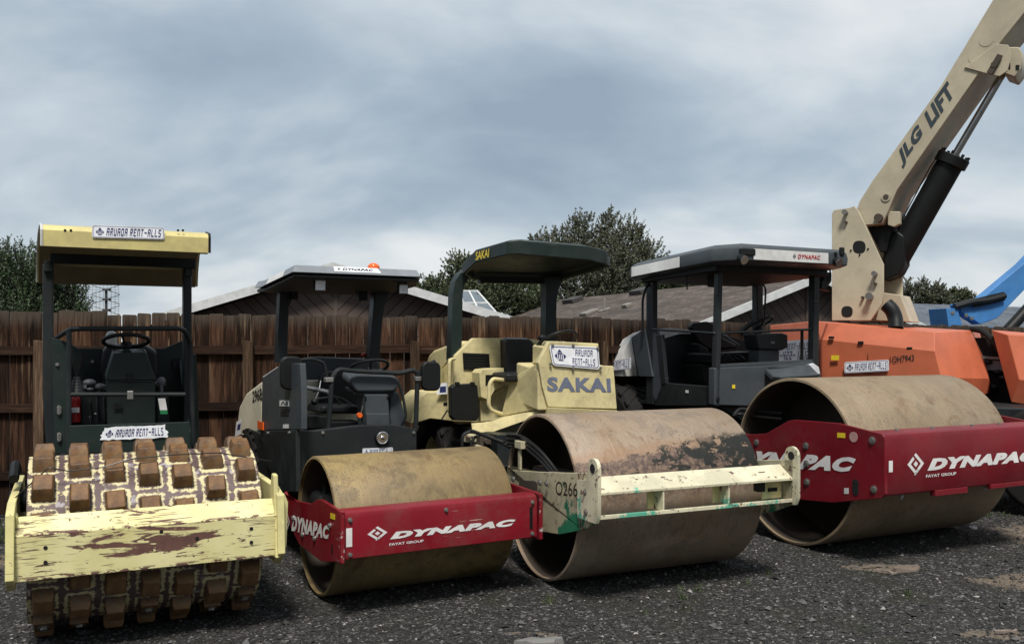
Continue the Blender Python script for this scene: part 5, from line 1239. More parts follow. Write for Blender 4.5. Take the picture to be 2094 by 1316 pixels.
# grab rails, mirror/tool box, ladder rail
b = MB(); b.tube([F3.at(1042, 778, 'y', 1.6), F3.at(1008, 774, 'y', 1.55), F3.at(1001, 785, 'y', 1.55), F3.at(999, 828, 'y', 1.55), F3.at(1005, 839, 'y', 1.55), F3.at(1026, 846, 'y', 1.6)], .019, 10, .05); b.build('grab_rail', CY, r3)
b = MB(); b.tube([F3.at(930, 733, 'y', 2.0), F3.at(919, 735, 'y', 1.95), F3.at(918, 842, 'y', 1.95), F3.at(928, 852, 'y', 2.0)], .016, 8, .05); b.tube([F3.at(904, 752, 'y', 2.6), F3.at(919, 735, 'y', 1.95)], .012, 8); b.build('ladder_rail', CY, r3)
o = solid(F3, r3, 'toolbox', M['black'], [(923, 792), (930, 786), (970, 784), (977, 788), (982, 850), (975, 860), (930, 859), (924, 852)], 1.80, .10, .012, seg=3)
for px in (936, 967): p = F3.at(px, 785, 'y', 1.80); MB().box(p-Vector((.02,.008,.01)), p+Vector((.02,.03,.02))).build('toolbox_clip', M['black'], o, bevel=.003)
b = MB(); b.tube([F3.at(903, 857, 'y', 2.1), F3.at(915, 838, 'y', 2.1)], .008, 6).box(F3.at(908, 830, 'y', 2.1), F3.at(917, 822, 'y', 2.1)+Vector((0,.02,0))).build('latch_rod', M['black'], r3)
sg = solid(F3, r3, 'side_label', M['signwhite'], [(892, 806), (903, 783), (915, 782), (915, 805)], 2.2, .004, 0)
solid(F3, r3, 'label_print', M['signblue'], [(900, 790), (912, 789), (912, 801), (899, 802)], 2.197, .002, 0)
# undercarriage clutter between drum and wheel
for i, (px, py, d) in enumerate(((960, 895, .05), (990, 900, .06), (1015, 892, .05), (975, 915, .04), (1025, 905, .05))):
    p = F3.at(px, py, 'y', 1.5); MB().box(p-Vector((d, .05, d*.7)), p+Vector((d, .05, d*.7))).cyl(p+Vector((0,-.05,0)), p+Vector((0,-.09,0)), d*.5).build('hydraulic_valve', M[('oldcream', 'drum_inside', 'rubber')[i % 3]], r3, bevel=.006)
b = MB(); b.tube([F3.at(945, 920, 'y', 1.4), F3.at(945, 888, 'y', 1.4), F3.at(965, 880, 'y', 1.4), F3.at(1030, 905, 'y', .7)], .016, 8, .08); b.build('hose', M['hose'], r3)
b = MB(); b.tube([F3.at(962, 925, 'y', 1.35), F3.at(965, 895, 'y', 1.35), F3.at(990, 886, 'y', 1.35), F3.at(1045, 915, 'y', .6)], .014, 8, .08); b.build('hose', M['hose'], r3)
tyre(r3, (-.58, 2.62, .55), .55, .46); tyre(r3, (.56, 2.62, .55), .55, .46)

# ================================================================== roller 4 : largest, open cab, red frame, white hood
F4 = Frame(3.41, 8.572, 26.7); W4, R4 = 1.98, .749
r4 = F4.root('smooth_drum_roller'); tag(r4, 'largest roller, open four-post slate cab with white hood, newer crimson frame and sandy drum', 'road roller')
drum_shell(r4, W4, R4, R4, M['drum_sand'], .026, .55)
hw4 = W4/2+.045; yF4 = -1.058; RC = M['red_clean']
def X4(pts): return [(p.y, p.z) for p in F4.X(pts, -hw4)]
top4 = X4([(1808, 894), (1803, 887), (1715, 865), (1624, 858), (1612, 860), (1566, 886), (1532, 888)])
bot4 = [(.62, .95), (.62, .55)]+X4([(1627, 1020), (1703, 1027), (1803, 1018), (1810, 1010)])
for s_ in (-1, 1):
    b = MB(); b.prism([(s_*hw4, y, z) for y, z in top4+bot4], (-s_*.03, 0, 0)); sp4 = b.build('side_plate', RC, r4, bevel=.004)
    if s_ < 0:
        xo = -hw4-.003
        for px, py in ((1547, 904), (1648, 911), (1650, 985), (1784, 900), (1787, 1000), (1649, 948)):
            bolt(sp4, F4.at(px, py, 'x', -hw4), (-1, 0, 0), .022)
        mpx = quad(*F4.X([(1497, 951), (1744, 965), (1751, 935), (1513, 919)], xo)); lettering(bfont('DYNAPAC', .07, .22, 1.1), mpx, M['white_print'], sp4)
        MB().prism(F4.X([(1712, 884), (1728, 885), (1728, 895), (1712, 894)], xo), (.002, 0, 0)).build('warning_label', M['warning'], sp4, smooth=0)
        MB().prism(F4.X([(1726, 997), (1735, 997), (1735, 1009), (1726, 1009)], xo), (.002, 0, 0)).build('serial_plate', M['grey_light'], sp4, smooth=0)
        c = F4.at(1745, 893, 'x', xo); MB().cyl(c, c+Vector((.003,0,0)), .043, n=20).build('lifting_eye', flat('pale_pink_primer', (.45,.26,.24), .5), sp4)
        b = MB(); c = F4.at(1749, 996, 'x', xo); b.cyl(c+Vector((0,0,.035)), c+Vector((.003,0,.035)), .032); b.cyl(c-Vector((0,0,.035)), c+Vector((.003,0,-.035)), .032); b.box(c-Vector((-.0005,.032,.035)), c+Vector((.0025,.032,.035))); b.build('slot_opening', M['gap'], sp4)
zb4, zt4 = .601, 1.094
prof = [(yF4, zb4+.01), (yF4, zt4-.055), (yF4+.015, zt4-.015), (yF4+.05, zt4), (yF4+.17, zt4+.008), (yF4+.17, zt4-.02), (yF4+.04, zt4-.03), (yF4+.03, zb4+.04), (yF4+.12, zb4), (yF4+.12, zb4-.02), (yF4+.015, zb4-.012)]
b = MB(); b.prism([(-hw4+.001, y, z) for y, z in prof], (2*hw4-.002, 0, 0)); fb4 = b.build('front_beam', RC, r4, bevel=.008, seg=3)
mpb = quad((-hw4, yF4, zb4), (hw4, yF4, zb4), (hw4, yF4, zt4-.04), (-hw4, yF4, zt4-.04), .003)
b = MB(); lx = F4.at(1855, 900, 'y', yF4).x
b.polys(diamond(None), sub(mpb, *uvbox(F4, mpb, yF4, (1855, 972), 0, (1889, 924), 0)))
bx = uvbox(F4, mpb, yF4, (1896, 962), 0, (2094, 921), 0); word = (bx[0], bx[1], bx[0]+(bx[2]-bx[0])*1.135, bx[3])
b.polys(bfont('DYNAPAC', .075, .30, 1.12), sub(mpb, *word))
b.polys(bfont('FAYAT GROUP', .02, 0, 1.0), sub(mpb, *uvbox(F4, mpb, yF4, (1893, 976), 0, (1955, 964), 0)))
a_ = uvbox(F4, mpb, yF4, (1817, 965), 0, (1825, 941), 0); b.face([mpb(*p) for p in ((a_[0], a_[1]), (a_[2], a_[1]), (a_[2], a_[3]), (a_[0], a_[3]))])
b.build('lettering', M['white_print'], fb4, smooth=0)
for px, py in ((1851, 881), (1919, 876), (2001, 871), (2061, 868)):
    p = F4.at(px, py, 'z', zt4+.006); bolt(fb4, (p.x, yF4+.10, zt4+.004), (0, 0, 1), .014)
for px in (1838, 1943, 2010): p = F4.at(px, 1010, 'y', yF4+.07); bolt(fb4, (p.x, yF4+.05, zb4-.03), (0, -1, 0), .018)
b = MB(); b.box((-.45, yF4-.004, zb4-.05), (-.05, yF4+.05, zb4+.0)); b.box((.25, yF4-.004, zb4-.04), (.95, yF4+.05, zb4+.0)); b.build('beam_lip', RC, fb4, bevel=.004)
for dz in (0, .05):
    b = MB(); b.tube([F4.at(1500, 848+dz*40, 'y', .75), F4.at(1512, 845, 'x', -.95)+Vector((0,0,dz)), F4.at(1540, 850, 'x', -.90)+Vector((0,0,dz)), F4.at(1600, 850, 'x', -.85)+Vector((0,0,dz-.03))], .016, 8, .1); b.build('hose', M['hose'], r4)
b = MB(); b.cyl((-.9, 0, R4), (-.4, 0, R4), .22); b.box((-.85, -.1, R4-.3), (-.6, .5, R4+.0)); b.build('drum_motor', M['black'], r4, bevel=.02)
# ---- tractor half: cab stands on x -.72 .. .70, front at y 1.4
cf = 1.40; XL = -.72
b = MB(); b.box((-.55, 1.5, .6), (.55, 4.3, 1.1)); b.box((-.2, .8, .6), (.2, 1.5, .95)); b.build('chassis', M['black'], r4, bevel=.01)
def S4(name, mat, pts, y, dy, bev=.006, seg=2): return solid(F4, r4, name, mat, pts, y, dy, bev, seg=seg)
# nose cowl, falling to the drum
nose_f = [(1464, 752), (1566, 747), (1640, 742), (1662, 740), (1673, 748), (1679, 765), (1679, 790), (1464, 800)]
S4('nose_cowl', M['slate'], [(1461, 752), (1566, 747), (1660, 739), (1672, 746), (1679, 766), (1678, 776), (1600, 774), (1566, 790), (1530, 830), (1461, 828)], cf-.04, .10, .012, 3)
pts_t = [F4.at(1566, 754, 'y', cf-.05), F4.at(1600, 745, 'y', cf-.05), F4.at(1655, 744, 'y', cf-.05), F4.at(1676, 765, 'y', cf-.30), F4.at(1600, 771, 'y', cf-.32), F4.at(1580, 768, 'y', cf-.30)]
MB().prism(pts_t, (0, .03, -.05)).build('nose_shelf', M['slate'], r4, bevel=.015, seg=3)
S4('nose_vent', M['black'], [(1571, 752), (1640, 748), (1625, 757), (1582, 760)], cf-.075, .01, .002)
S4('front_skirt', M['slate_dark'], [(1461, 800), (1700, 790), (1700, 860), (1520, 862), (1461, 826)], cf+.06, .08, .01)
# left side: door surround
S_ = lambda name, mat, pts, x, dx, bev=.006: MB().prism(F4.X(pts, x), (dx, 0, 0)).build(name, mat, r4, bevel=bev)
S_('door_sill', M['slate_dark'], [(1337, 828), (1355, 782), (1452, 790), (1461, 790), (1461, 829), (1350, 829)], XL, .05)
S_('cab_rear_pillar', M['slate'], [(1303, 768), (1290, 690), (1311, 676), (1340, 674), (1352, 770), (1358, 784), (1342, 826), (1322, 768)], XL+.0, .06)
S_('lower_door_panel', M['slate_dark'], [(1341, 684), (1352, 684), (1361, 784), (1352, 786)], XL-.008, .05)
S_('hood_intake', M['black'], [(1299, 718), (1308, 716), (1315, 762), (1302, 764)], XL-.006, .02)
MB().box(F4.at(1299, 711, 'x', XL-.004), F4.at(1303, 702, 'x', XL-.004)+Vector((-.003, 0, 0))).build('intake_label', M['white_print'], r4)
b = MB(); b.box((XL+.04, cf+.1, 1.10), (.62, 2.9, 1.14)); b.build('cab_floor', M['slate_dark'], r4)
# posts
def vpost(px0, px1, yt, yb, pl_name, val, dep, nm='cab_post', off=0):
    pass
ptop = 2.66
def post4(xa, ya, xb, yb, w_=.07, d_=.09, zb_=1.15):
    b = MB(); b.prism([(xb-w_/2, yb-d_/2, zb_), (xb+w_/2, yb-d_/2, zb_), (xb+w_/2, yb+d_/2, zb_), (xb-w_/2, yb+d_/2, zb_)], None,
        [(xa-w_/2, ya-d_/2, ptop), (xa+w_/2, ya-d_/2, ptop), (xa+w_/2, ya+d_/2, ptop), (xa-w_/2, ya+d_/2, ptop)])
    return b.build('cab_post', M['slate_dark'], r4, bevel=.012, seg=3)
def y_on(px, py, x): return F4.at(px, py, 'x', x).y
fl_b = F4.at(1462, 745, 'y', cf); fl_t = F4.at(1470, 552, 'y', cf)
fr_b = F4.at(1662, 740, 'y', cf); fr_t = F4.at(1665, 545, 'y', cf)
post4(fl_t.x, cf, fl_b.x, cf, .06, .08); post4(fr_t.x, cf, fr_b.x, cf, .085, .09)
ry = y_on(1333, 700, XL+.03); post4(XL+.03, ry, XL+.03, ry, .07, .14, 1.1)
rr = F4.at(1549, 620, 'y', ry); post4(rr.x, ry, rr.x, ry, .10, .10, 1.1)
b = MB(); b.tube([F4.at(1334, 673, 'x', XL), F4.at(1460, 681, 'y', cf), F4.at(1664, 673, 'y', cf)], .014, 8, .03); b.build('cab_rail', M['slate_dark'], r4)
b = MB(); b.beam(F4.at(1470, 747, 'y', cf-.02), F4.at(1664, 737, 'y', cf-.02), .03, .03); b.build('window_sill', M['slate'], r4)
b = MB(); b.tube([F4.at(1640, 676, 'y', cf+.1), F4.at(1640, 748, 'y', cf+.1)], .018, 8); b.build('front_stay', M['black'], r4)
# cab back wall and interior
MB().prism([(XL+.05, ry-.02, 1.15), (rr.x, ry-.02, 1.15), (rr.x, ry-.02, 1.80), (.35, ry-.02, 1.93), (-.3, ry-.02, 1.93), (XL+.05, ry-.02, 1.84)], (0, .04, 0)).build('rear_wall', M['slate_dark'], r4, bevel=.01)
b = MB(); b.prism(F4.Y([(1414, 668), (1420, 660), (1448, 657), (1462, 662), (1480, 690), (1506, 704), (1510, 712), (1452, 716), (1430, 700)], 2.35), (0, .10, 0)); b.build('seat_back', M['vinyl'], r4, bevel=.03, seg=4)
b = MB(); b.prism(F4.Y([(1430, 700), (1450, 712), (1452, 745), (1436, 745)], 2.3), (0, .3, 0)); b.prism(F4.Y([(1455, 722), (1540, 718), (1548, 730), (1540, 742), (1458, 744)], 1.95), (0, .5, 0)); b.build('seat', M['vinyl'], r4, bevel=.03, seg=3)
b = MB(); b.prism(F4.Y([(1434, 745), (1525, 745), (1520, 780), (1440, 784)], 2.05), (0, .35, 0)); b.build('seat_base', M['black'], r4, bevel=.01)
b = MB(); b.prism(F4.Y([(1545, 682), (1600, 680), (1612, 684), (1612, 710), (1600, 716), (1552, 714)], 1.62), (0, .22, 0)); b.build('console_top', M['slate_dark'], r4, bevel=.02, seg=3)
b = MB(); b.prism(F4.Y([(1552, 714), (1594, 714), (1594, 752), (1552, 752)], 1.66), (0, .18, 0)); b.build('console', M['slate'], r4, bevel=.015)
steering(r4, F4.at(1548, 665, 'y', 1.95), (-.25, .42, .87), .20, .015)
b = MB(); b.beam(F4.at(1510, 680, 'y', 2.0), F4.at(1538, 658, 'y', 2.0), .06, .03); b.build('armrest', M['black'], r4)
MB().tube([F4.at(1480, 684, 'y', 1.9), F4.at(1512, 706, 'y', 1.9)], .012, 6).build('lap_bar', M['grey_mid'], r4)
# white hood
sil = [F4.at(px, py, 'x', -.45) for px, py in ((1311, 674), (1292, 680), (1262, 697), (1235, 717), (1221, 737))]
st = [(p.y, p.z) for p in sil]; zb_h = F4.at(1280, 769, 'x', XL).z
st[-1] = (st[-1][0], st[-1][1]); st.append((st[-1][0]+.12, zb_h+.12))
rows = []
b = MB()
for y, z in st:
    hh = z-zb_h; sec = [(-.72, zb_h), (-.725, zb_h+hh*.30), (-.69, zb_h+hh*.58), (-.58, zb_h+hh*.85), (-.42, z), (0, z+.03)]
    sec = sec+[(-x, zz) for x, zz in sec[-2::-1]]; rows.append([b.bm.verts.new((x, y, zz)) for x, zz in sec])
for A0, B0 in zip(rows, rows[1:]):
    for k in range(len(A0)-1): b.bm.faces.new((A0[k], A0[k+1], B0[k+1], B0[k]))
b.bm.faces.new(rows[-1]); b.bm.faces.new(rows[0][::-1]); bmesh.ops.recalc_face_normals(b.bm, faces=b.bm.faces[:])
hood4 = b.build('engine_hood', M['white'], r4, smooth=60)
S_('hood_collar', M['slate'], [(1292, 690), (1311, 675), (1318, 672), (1334, 770), (1306, 769)], XL-.024, .1)
rent_sign(hood4, *[p+Vector((d, 0, 0)) for p, d in zip(F4.X([(1228, 760), (1291, 754), (1289, 731), (1228, 741)], XL-.014), (0, 0, .012, .012))])
b = MB(); b.prism(F4.Y([(1278, 664), (1282, 662), (1296, 680), (1292, 686), (1284, 686)], 4.0), (0, .04, 0)); b.build('hood_mirror', M['slate_dark'], r4, bevel=.01)
# roof
zr = 2.66
def rz(px, py, y=None, x=None): return F4.at(px, py, 'y', y) if y is not None else F4.at(px, py, 'x', x)
T = lambda x, y, z: (x, y, z)
yf_ = cf-.42; xl_ = -.90; xr_ = .92; yb_ = ry+.35
lo = [(xl_+.18, yf_, 2.655), (xr_-.16, yf_, 2.655), (xr_, yf_+.25, 2.65), (xr_, yb_-.2, 2.60), (xr_-.15, yb_, 2.60), (xl_+.15, yb_, 2.58), (xl_, yb_-.2, 2.58), (xl_, yf_+.25, 2.65)]
def ring_(s_, dz, dzc=0): 
    c = Vector((0, (yf_+yb_)/2, 0)); return [Vector((c.x+(p[0]-c.x)*s_, c.y+(p[1]-c.y)*(1-(1-s_)*.7), p[2]+dz)) for p in lo]
b = MB(); Ls = [[b.bm.verts.new(p) for p in ring_(s_, dz)] for s_, dz in ((.93, -.015), (.992, .0), (1.0, .07), (.985, .135), (.92, .175))]
for P0, P1 in zip(Ls, Ls[1:]):
    for k in range(8): b.bm.faces.new((P0[k], P0[(k+1) % 8], P1[(k+1) % 8], P1[k]))
b.bm.faces.new(Ls[0][::-1]); b.bm.faces.new(Ls[-1]); bmesh.ops.recalc_face_normals(b.bm, faces=b.bm.faces[:])
roof4 = b.build('roof', M['slate'], r4, bevel=.012, seg=3, smooth=40)
# white side strip and white front strip with the maker's name
i_ = [Vector(p) for p in ring_(.999, .008)]; o_ = [Vector(p) for p in ring_(.996, .125)]
mpf = quad(i_[0], i_[1], o_[1], o_[0], .004); fs = MB().prism([mpf(*p) for p in ((.10, .02), (.80, .02), (.80, .98), (.10, .98))], (0, -.004, 0)).build('front_strip', M['grey_light'], roof4, smooth=0)
mpf = quad(i_[0], i_[1], o_[1], o_[0], .014); lettering(diamond(None), sub(mpf, .455, .3, .485, .72), M['black_print'], fs); lettering(bfont('DYNAPAC', .03, .28, 1.1), sub(mpf, .50, .32, .72, .70), M['red_print'], fs)
mps = quad(i_[6], i_[7], o_[7], o_[6], .004); MB().prism([mps(*p) for p in ((.03, .02), (.64, .02), (.64, .98), (.03, .98))], (-.004, 0, 0)).build('side_strip', M['white'], roof4, smooth=0)
b = MB(); b.prism([(xl_+.12, cf-.1, 2.56), (xr_-.12, cf-.1, 2.56), (xr_-.12, ry+.1, 2.52), (xl_+.12, ry+.1, 2.52)], (0, 0, .09)); b.build('roof_lining', M['black'], r4, bevel=.02)
def spot(px, py, y, nm='work_light'):
    p = F4.at(px, py, 'y', y); b = MB(); b.cyl(p+Vector((0,.02,.01)), p+Vector((0,-.05,-.025)), .035, .05); b.box(p+Vector((-.01,-.02,.02)), p+Vector((.01,.02,.09))); o = b.build(nm, M['black'], r4)
    MB().cyl(p+Vector((0,-.05,-.025)), p+Vector((0,-.058,-.029)), .046).build('light_lens', M['steel'], o)
spot(1515, 527, cf-.46); spot(1708, 533, cf-.42)
for px, py, w_, h_ in ((1531, 515, .17, .07), (1722, 514, .06, .09)):
    p = F4.at(px, py, 'y', yf_-.002); MB().box(p-Vector((w_/2, .012, h_/2)), p+Vector((w_/2, .02, h_/2))).build('light_recess', M['black'], roof4, bevel=.01)
p = F4.at(1318, 555, 'x', xl_+.12); MB().box(p-Vector((.03,.05,.06)), p+Vector((.03,.05,.06))).build('rear_light', M['black'], r4, bevel=.02)
b = MB(); b.tube([F4.at(1405, 592, 'x', XL), F4.at(1405, 549, 'x', XL), F4.at(1411, 546, 'x', XL), F4.at(1450, 547, 'x', XL)], .008, 6, .02); b.build('wire_loop', M['black'], r4)
p = F4.at(1455, 570, 'y', 1.7); MB().box(p-Vector((.05,.01,.09)), p+Vector((.05,.02,.09))).build('interior_mirror', M['black'], r4, bevel=.015); 
p = F4.at(1501, 556, 'y', 1.9); MB().ball(p, .06, (1,1,.8)).build('roof_fan', M['black'], r4)
b = MB(); b.tube([F4.at(1314, 690, 'x', XL-.06), F4.at(1314, 612, 'x', XL-.06), F4.at(1320, 590, 'x', XL-.06), F4.at(1328, 580, 'x', XL)], .014, 8, .06); b.build('grab_rail', M['black'], r4)
b = MB(); b.tube([F4.at(1560, 580, 'y', ry-.1), F4.at(1566, 590, 'y', ry-.2), F4.at(1563, 650, 'y', ry-.2)], .012, 8, .05); b.build('grab_rail', M['black'], r4)
# right mirror cluster beyond the front post
b = MB(); b.tube([F4.at(1668, 585, 'y', cf+.05), F4.at(1686, 570, 'y', cf), F4.at(1684, 546, 'y', cf), F4.at(1694, 542, 'y', cf), F4.at(1699, 560, 'y', cf), F4.at(1698, 575, 'y', cf)], .010, 8, .03); b.build('mirror_bracket', M['black'], r4)
b = MB(); b.prism(F4.Y([(1680, 560), (1697, 556), (1700, 576), (1690, 590), (1700, 596), (1680, 590)], cf+.02), (0, .08, 0)); b.build('wing_mirror', M['black'], r4, bevel=.012)
tyre(r4, (-.62, 3.30, .66), .66, .50, 'slate'); tyre(r4, (.62, 3.30, .66), .66, .50, 'slate')

for px, py, w_, h_, m_ in ((1405, 800, .05, .03, 'white_print'), (1500, 790, .04, .04, 'warning'), (1580, 700, .06, .025, 'grey_mid')):
    if px == 1405: p = F4.at(px, py, 'x', XL-.004); MB().box(p-Vector((.003, w_/2, h_/2)), p+Vector((0, w_/2, h_/2))).build('decal', M[m_], r4)
    else: p = F4.at(px, py, 'y', cf-.045 if px == 1500 else 1.615); MB().box(p-Vector((w_/2, .003, h_/2)), p+Vector((w_/2, 0, h_/2))).build('decal', M[m_], r4)
p = F4.at(1468, 815, 'y', cf-.05); MB().cyl(p, p+Vector((0, -.01, 0)), .02).build('lock', M['black'], r4)
for k in range(3):
    MB().tube([F4.at(1470+k*14, 745, 'y', 1.9), F4.at(1480+k*14, 722, 'y', 1.8), F4.at(1500+k*12, 735, 'y', 1.7)], .010, 6, .05).build('hose', M['hose'], r4)
for px, py, m_ in ((1075, 806, 'drum_inside'), (1090, 803, 'drum_inside'), (1066, 792, 'drum_inside')):
    pass
for px, py in ((1130, 706), (1172, 706), (1222, 712), (1126, 744), (1172, 752), (1228, 752)): bolt(r3, F3.at(px, py, 'y', fy-.02), (0, -1, 0), .010)
for a_, b_ in (((1107, 745), (1112, 745)),): pass

b = MB(); b.prism([F4.at(px, py, 'y', cf-.055) for px, py in ((1640, 748), (1664, 742), (1675, 750), (1678, 765), (1645, 764))], (0, .03, 0)); b.build('headlight', M['lens'], r4, bevel=.008)
# ================================================================== orange and beige boom lift
FJ = Frame((1760-CXP)/FPX*11.3, 11.3, -36)
rj = FJ.root('boom_lift'); tag(rj, 'tall boom lift with beige boom raised to the right over a faceted orange base', 'boom lift')
OR, BG = M['orange'], M['beige']
# hoods: a faceted shell built from real corner points (left hood stands in front of the boom)
def hood(name, P_, faces, mat, parent=rj, bev=.01):
    b = MB(); v = [b.bm.verts.new(p) for p in P_]
    for f in faces: b.bm.faces.new([v[i] for i in f])
    bmesh.ops.recalc_face_normals(b.bm, faces=b.bm.faces[:]); return b.build(name, mat, parent, bevel=bev, smooth=0)
A = lambda px, py, y: FJ.at(px, py, 'y', y)
yN, yB = -.75, .65
P0 = [A(1575, 665, .30), A(1665, 656, yN+.3), A(1722, 661, yN), A(1912, 679, yN+.15), A(1986, 675, yB-.1),          # 0-4 upper edge
      A(1575, 698, .27), A(1680, 694, yN+.0), A(1912, 718, yN-.05), A(2010, 735, yB-.3),                        # 5-8 fold line
      A(1575, 830, .27), A(1680, 830, yN-.0), A(1925, 772, yN-.05), A(2022, 774, yB-.4), A(2018, 805, yB-.3), A(1925, 840, yN-.0)]
Fq = [(0, 1, 6, 5), (1, 2, 6), (2, 3, 7, 6), (5, 6, 10, 9), (6, 7, 11, 14, 10), (3, 4, 12, 11, 7), (11, 12, 13, 14)]
back = [P0[0]+Vector((0, .35, 0)), P0[4]+Vector((0, .6, 0)), P0[13]+Vector((0, .6, 0)), P0[9]+Vector((0, .35, 0))]
PP = P0+back; 
hood('turret_hood', PP, Fq+[(0, 15, 16, 4, 3, 2, 1), (4, 16, 17, 13, 12), (0, 5, 9, 18, 15), (9, 10, 14, 13, 17, 18), (15, 18, 17, 16)], OR)
b = MB(); a0, a1 = A(1691, 662, yN+.12), A(1680, 694, yN-.01); b.tube([a0, a1, A(1679, 830, yN-.01)], .012, 6, 0); b.build('panel_seam', flat('dark_orange_seam', (.16,.03,.012), .6), rj)
MB().cyl(A(1846, 700, -.55)-Vector((0,0,.1)), A(1846, 700, -.55), .05).build('exhaust_base', M['black'], rj)
b = MB(); b.tube([A(1832, 672, -.55), A(1831, 650, -.5), A(1824, 633, -.5), A(1812, 622, -.5)], .085, 14, .10); b.build('exhaust_pipe', M['black'], rj)
rs = quad(A(1727, 762, yN-.04), A(1818, 757, yN-.04), A(1818, 735, yN-.04), A(1727, 740, yN-.04))
rent_sign(rj, *[A(px, py, yN-.05) for px, py in ((1727, 763), (1818, 758), (1818, 735), (1727, 740))])
mpx = quad(*[A(px, py, yN-.045) for px, py in ((1820, 742), (1869, 738), (1869, 725), (1820, 728))]); lettering(bfont('1OH7943', .01), mpx, M['black_print'], rj)
for pts in ([(1944, 715), (1968, 717), (1971, 726), (1947, 725)], [(1948, 728), (1972, 729), (1975, 739), (1950, 739)]):
    def onf(px, py):
        o, n_ = P0[3], (P0[4]-P0[3]).cross(P0[11]-P0[3]).normalized(); a_ = FJ.at(px, py, 'y', -1); c_ = FJ.at(px, py, 'y', 1); d = c_-a_; t = (o-a_).dot(n_)/d.dot(n_); return a_+d*t-Vector((0, .012, 0))
    MB().prism([onf(*p) for p in pts], (0, .004, 0)).build('decal', flat('pale_orange_decal', (.62,.42,.33), .5), rj, smooth=0)
# big rental placard on the left end of the hood
pl = quad(A(1583, 738, .17), A(1668, 738, -.62), A(1668, 693, -.62), A(1583, 699, .17)); n = (pl(1,0)-pl(0,0)).cross(pl(0,1)-pl(0,0)).normalized()
sg = MB().prism([pl(*p)+n*.06 for p in ((0,0),(1,0),(1,1),(0,1))], n*.004).build('sign_board', M['signwhite'], rj, smooth=0)
mp_ = lambda u, v: pl(u, v)+n*.068
b = MB(); b.polys(tech('ARVADA RENT-ALLS'), sub(mp_, .04, .56, .97, .86)); b.polys(tech('303-422-1212'), sub(mp_, .02, .08, .98, .48)); b.build('sign_lettering', M['signblue'], sg, smooth=0)
# machinery bay between hoods
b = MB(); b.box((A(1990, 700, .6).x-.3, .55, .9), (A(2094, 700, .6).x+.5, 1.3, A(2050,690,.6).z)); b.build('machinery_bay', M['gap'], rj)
arc = [A(1985, 672, .55), A(2010, 676, .5), A(2035, 700, .45), A(2054, 735, .4), A(2064, 780, .4), A(2066, 800, .4)]
b = MB(); b.tube(arc, .035, 8, .1); b.build('hose_guide', M['black'], rj)
b = MB(); b.beam(A(2006, 730, .5), A(2062, 733, .45), .02, .03); b.beam(A(2008, 745, .55), A(2060, 748, .55), .08, .12); b.build('bay_bracket', M['grey_mid'], rj)
for px, py, r_ in ((2052, 772, .06), (2040, 760, .05), (2030, 790, .07), (2020, 740, .05)): MB().ball(A(px, py, .5), r_*.8, (1.3,.8,.7)).build('bay_fitting', M['vinyl'], rj)
P1 = [A(2024, 676, .3), A(2094, 684, .1), A(2200, 694, .1), A(2062, 688, .1), A(2084, 776, -.05), A(2200, 790, -.05), A(2068, 820, .0), A(2200, 840, .0), A(2052, 700, .35)]
R1_ = [A(2028, 674, .25), A(2060, 684, .05), A(2230, 692, .05), A(2084, 776, -.10), A(2230, 790, -.10), A(2068, 822, -.02), A(2230, 850, -.02)]
bk = [p+Vector((0, 1.0, 0)) for p in (R1_[0], R1_[2], R1_[6], R1_[5])]
hood('turret_hood', R1_+bk, [(0, 1, 3, 5), (1, 2, 4, 3), (3, 4, 6, 5), (0, 7, 8, 2, 1), (5, 6, 9, 10), (2, 8, 9, 6, 4), (0, 5, 10, 7), (7, 10, 9, 8)], OR)
b = MB(); b.box((-1.3, -.7, .95), (2.9, 1.0, 1.12)); b.build('turntable', M['slate_dark'], rj, bevel=.02)
b = MB(); b.box((-1.2, -.6, .55), (2.6, .9, .93)); b.build('chassis', OR, rj, bevel=.03)
for x in (-1.1, 3.1):
    for y in (-1.05, 1.45): tyre(rj, (0, 0, 0), .60, .40, 'beige') if False else None
for x in (-.6, 2.2):
    for y in (-.75, .95):
        b = MB(); b.cyl((x, y-.2, .6), (x, y+.2, .6), .6, n=36); wv = b.build('wheel', M['rubber'], rj, bevel=.06, seg=3)
        MB().cyl((x, y-.21, .6), (x, y+.21, .6), .32, n=24).build('wheel_rim', BG, wv, bevel=.02)
# upright: two side plates with web, and the boom between them
yp = -.25
plate = [(1701, 655), (1701, 436), (1706, 429), (1737, 425), (1746, 421), (1756, 432), (1806, 540), (1806, 600), (1804, 620), (1780, 655)]
def platewithholes(y, dy, nm):
    o = MB().prism(FJ.Y(plate, y), (0, dy, 0)).build(nm, BG, rj, bevel=.006); return o
pf = platewithholes(yp, .05, 'upright_plate'); p2_ = MB().prism([p+Vector((0,.80,0)) for p in FJ.Y(plate, yp)], (0, .05, 0)).build('upright_plate', BG, rj, bevel=.006)
MB().prism([p for p in FJ.Y([(1790, 655), (1806, 598), (1842, 603), (1862, 658)], yp+.25)], (0, .5, 0)).build('upright_base', BG, rj, bevel=.01)
MB().prism([p for p in FJ.Y([(1808, 470), (1845, 520), (1845, 660), (1800, 660)], yp+.55)], (0, .05, 0)).build('upright_web', BG, rj, bevel=.01)
MB().prism(FJ.Y([(1704, 650), (1704, 440), (1712, 440), (1712, 650)], yp+.06), (0, .7, 0)).build('upright_web', BG, rj)
def oval(px, py, rx, ry, nm='plate_hole'):
    b = MB(); pts = []
    for k in range(28):
        a = 2*math.pi*k/28; ex = math.copysign(abs(math.cos(a))**.8, math.cos(a)); ey = math.copysign(abs(math.sin(a))**.8, math.sin(a)); pts.append(FJ.at(px+rx*ex, py+ry*ey, 'y', yp-.003))
    b.prism(pts, (0, .002, 0)); b.build(nm, M['gap'], pf, smooth=0)
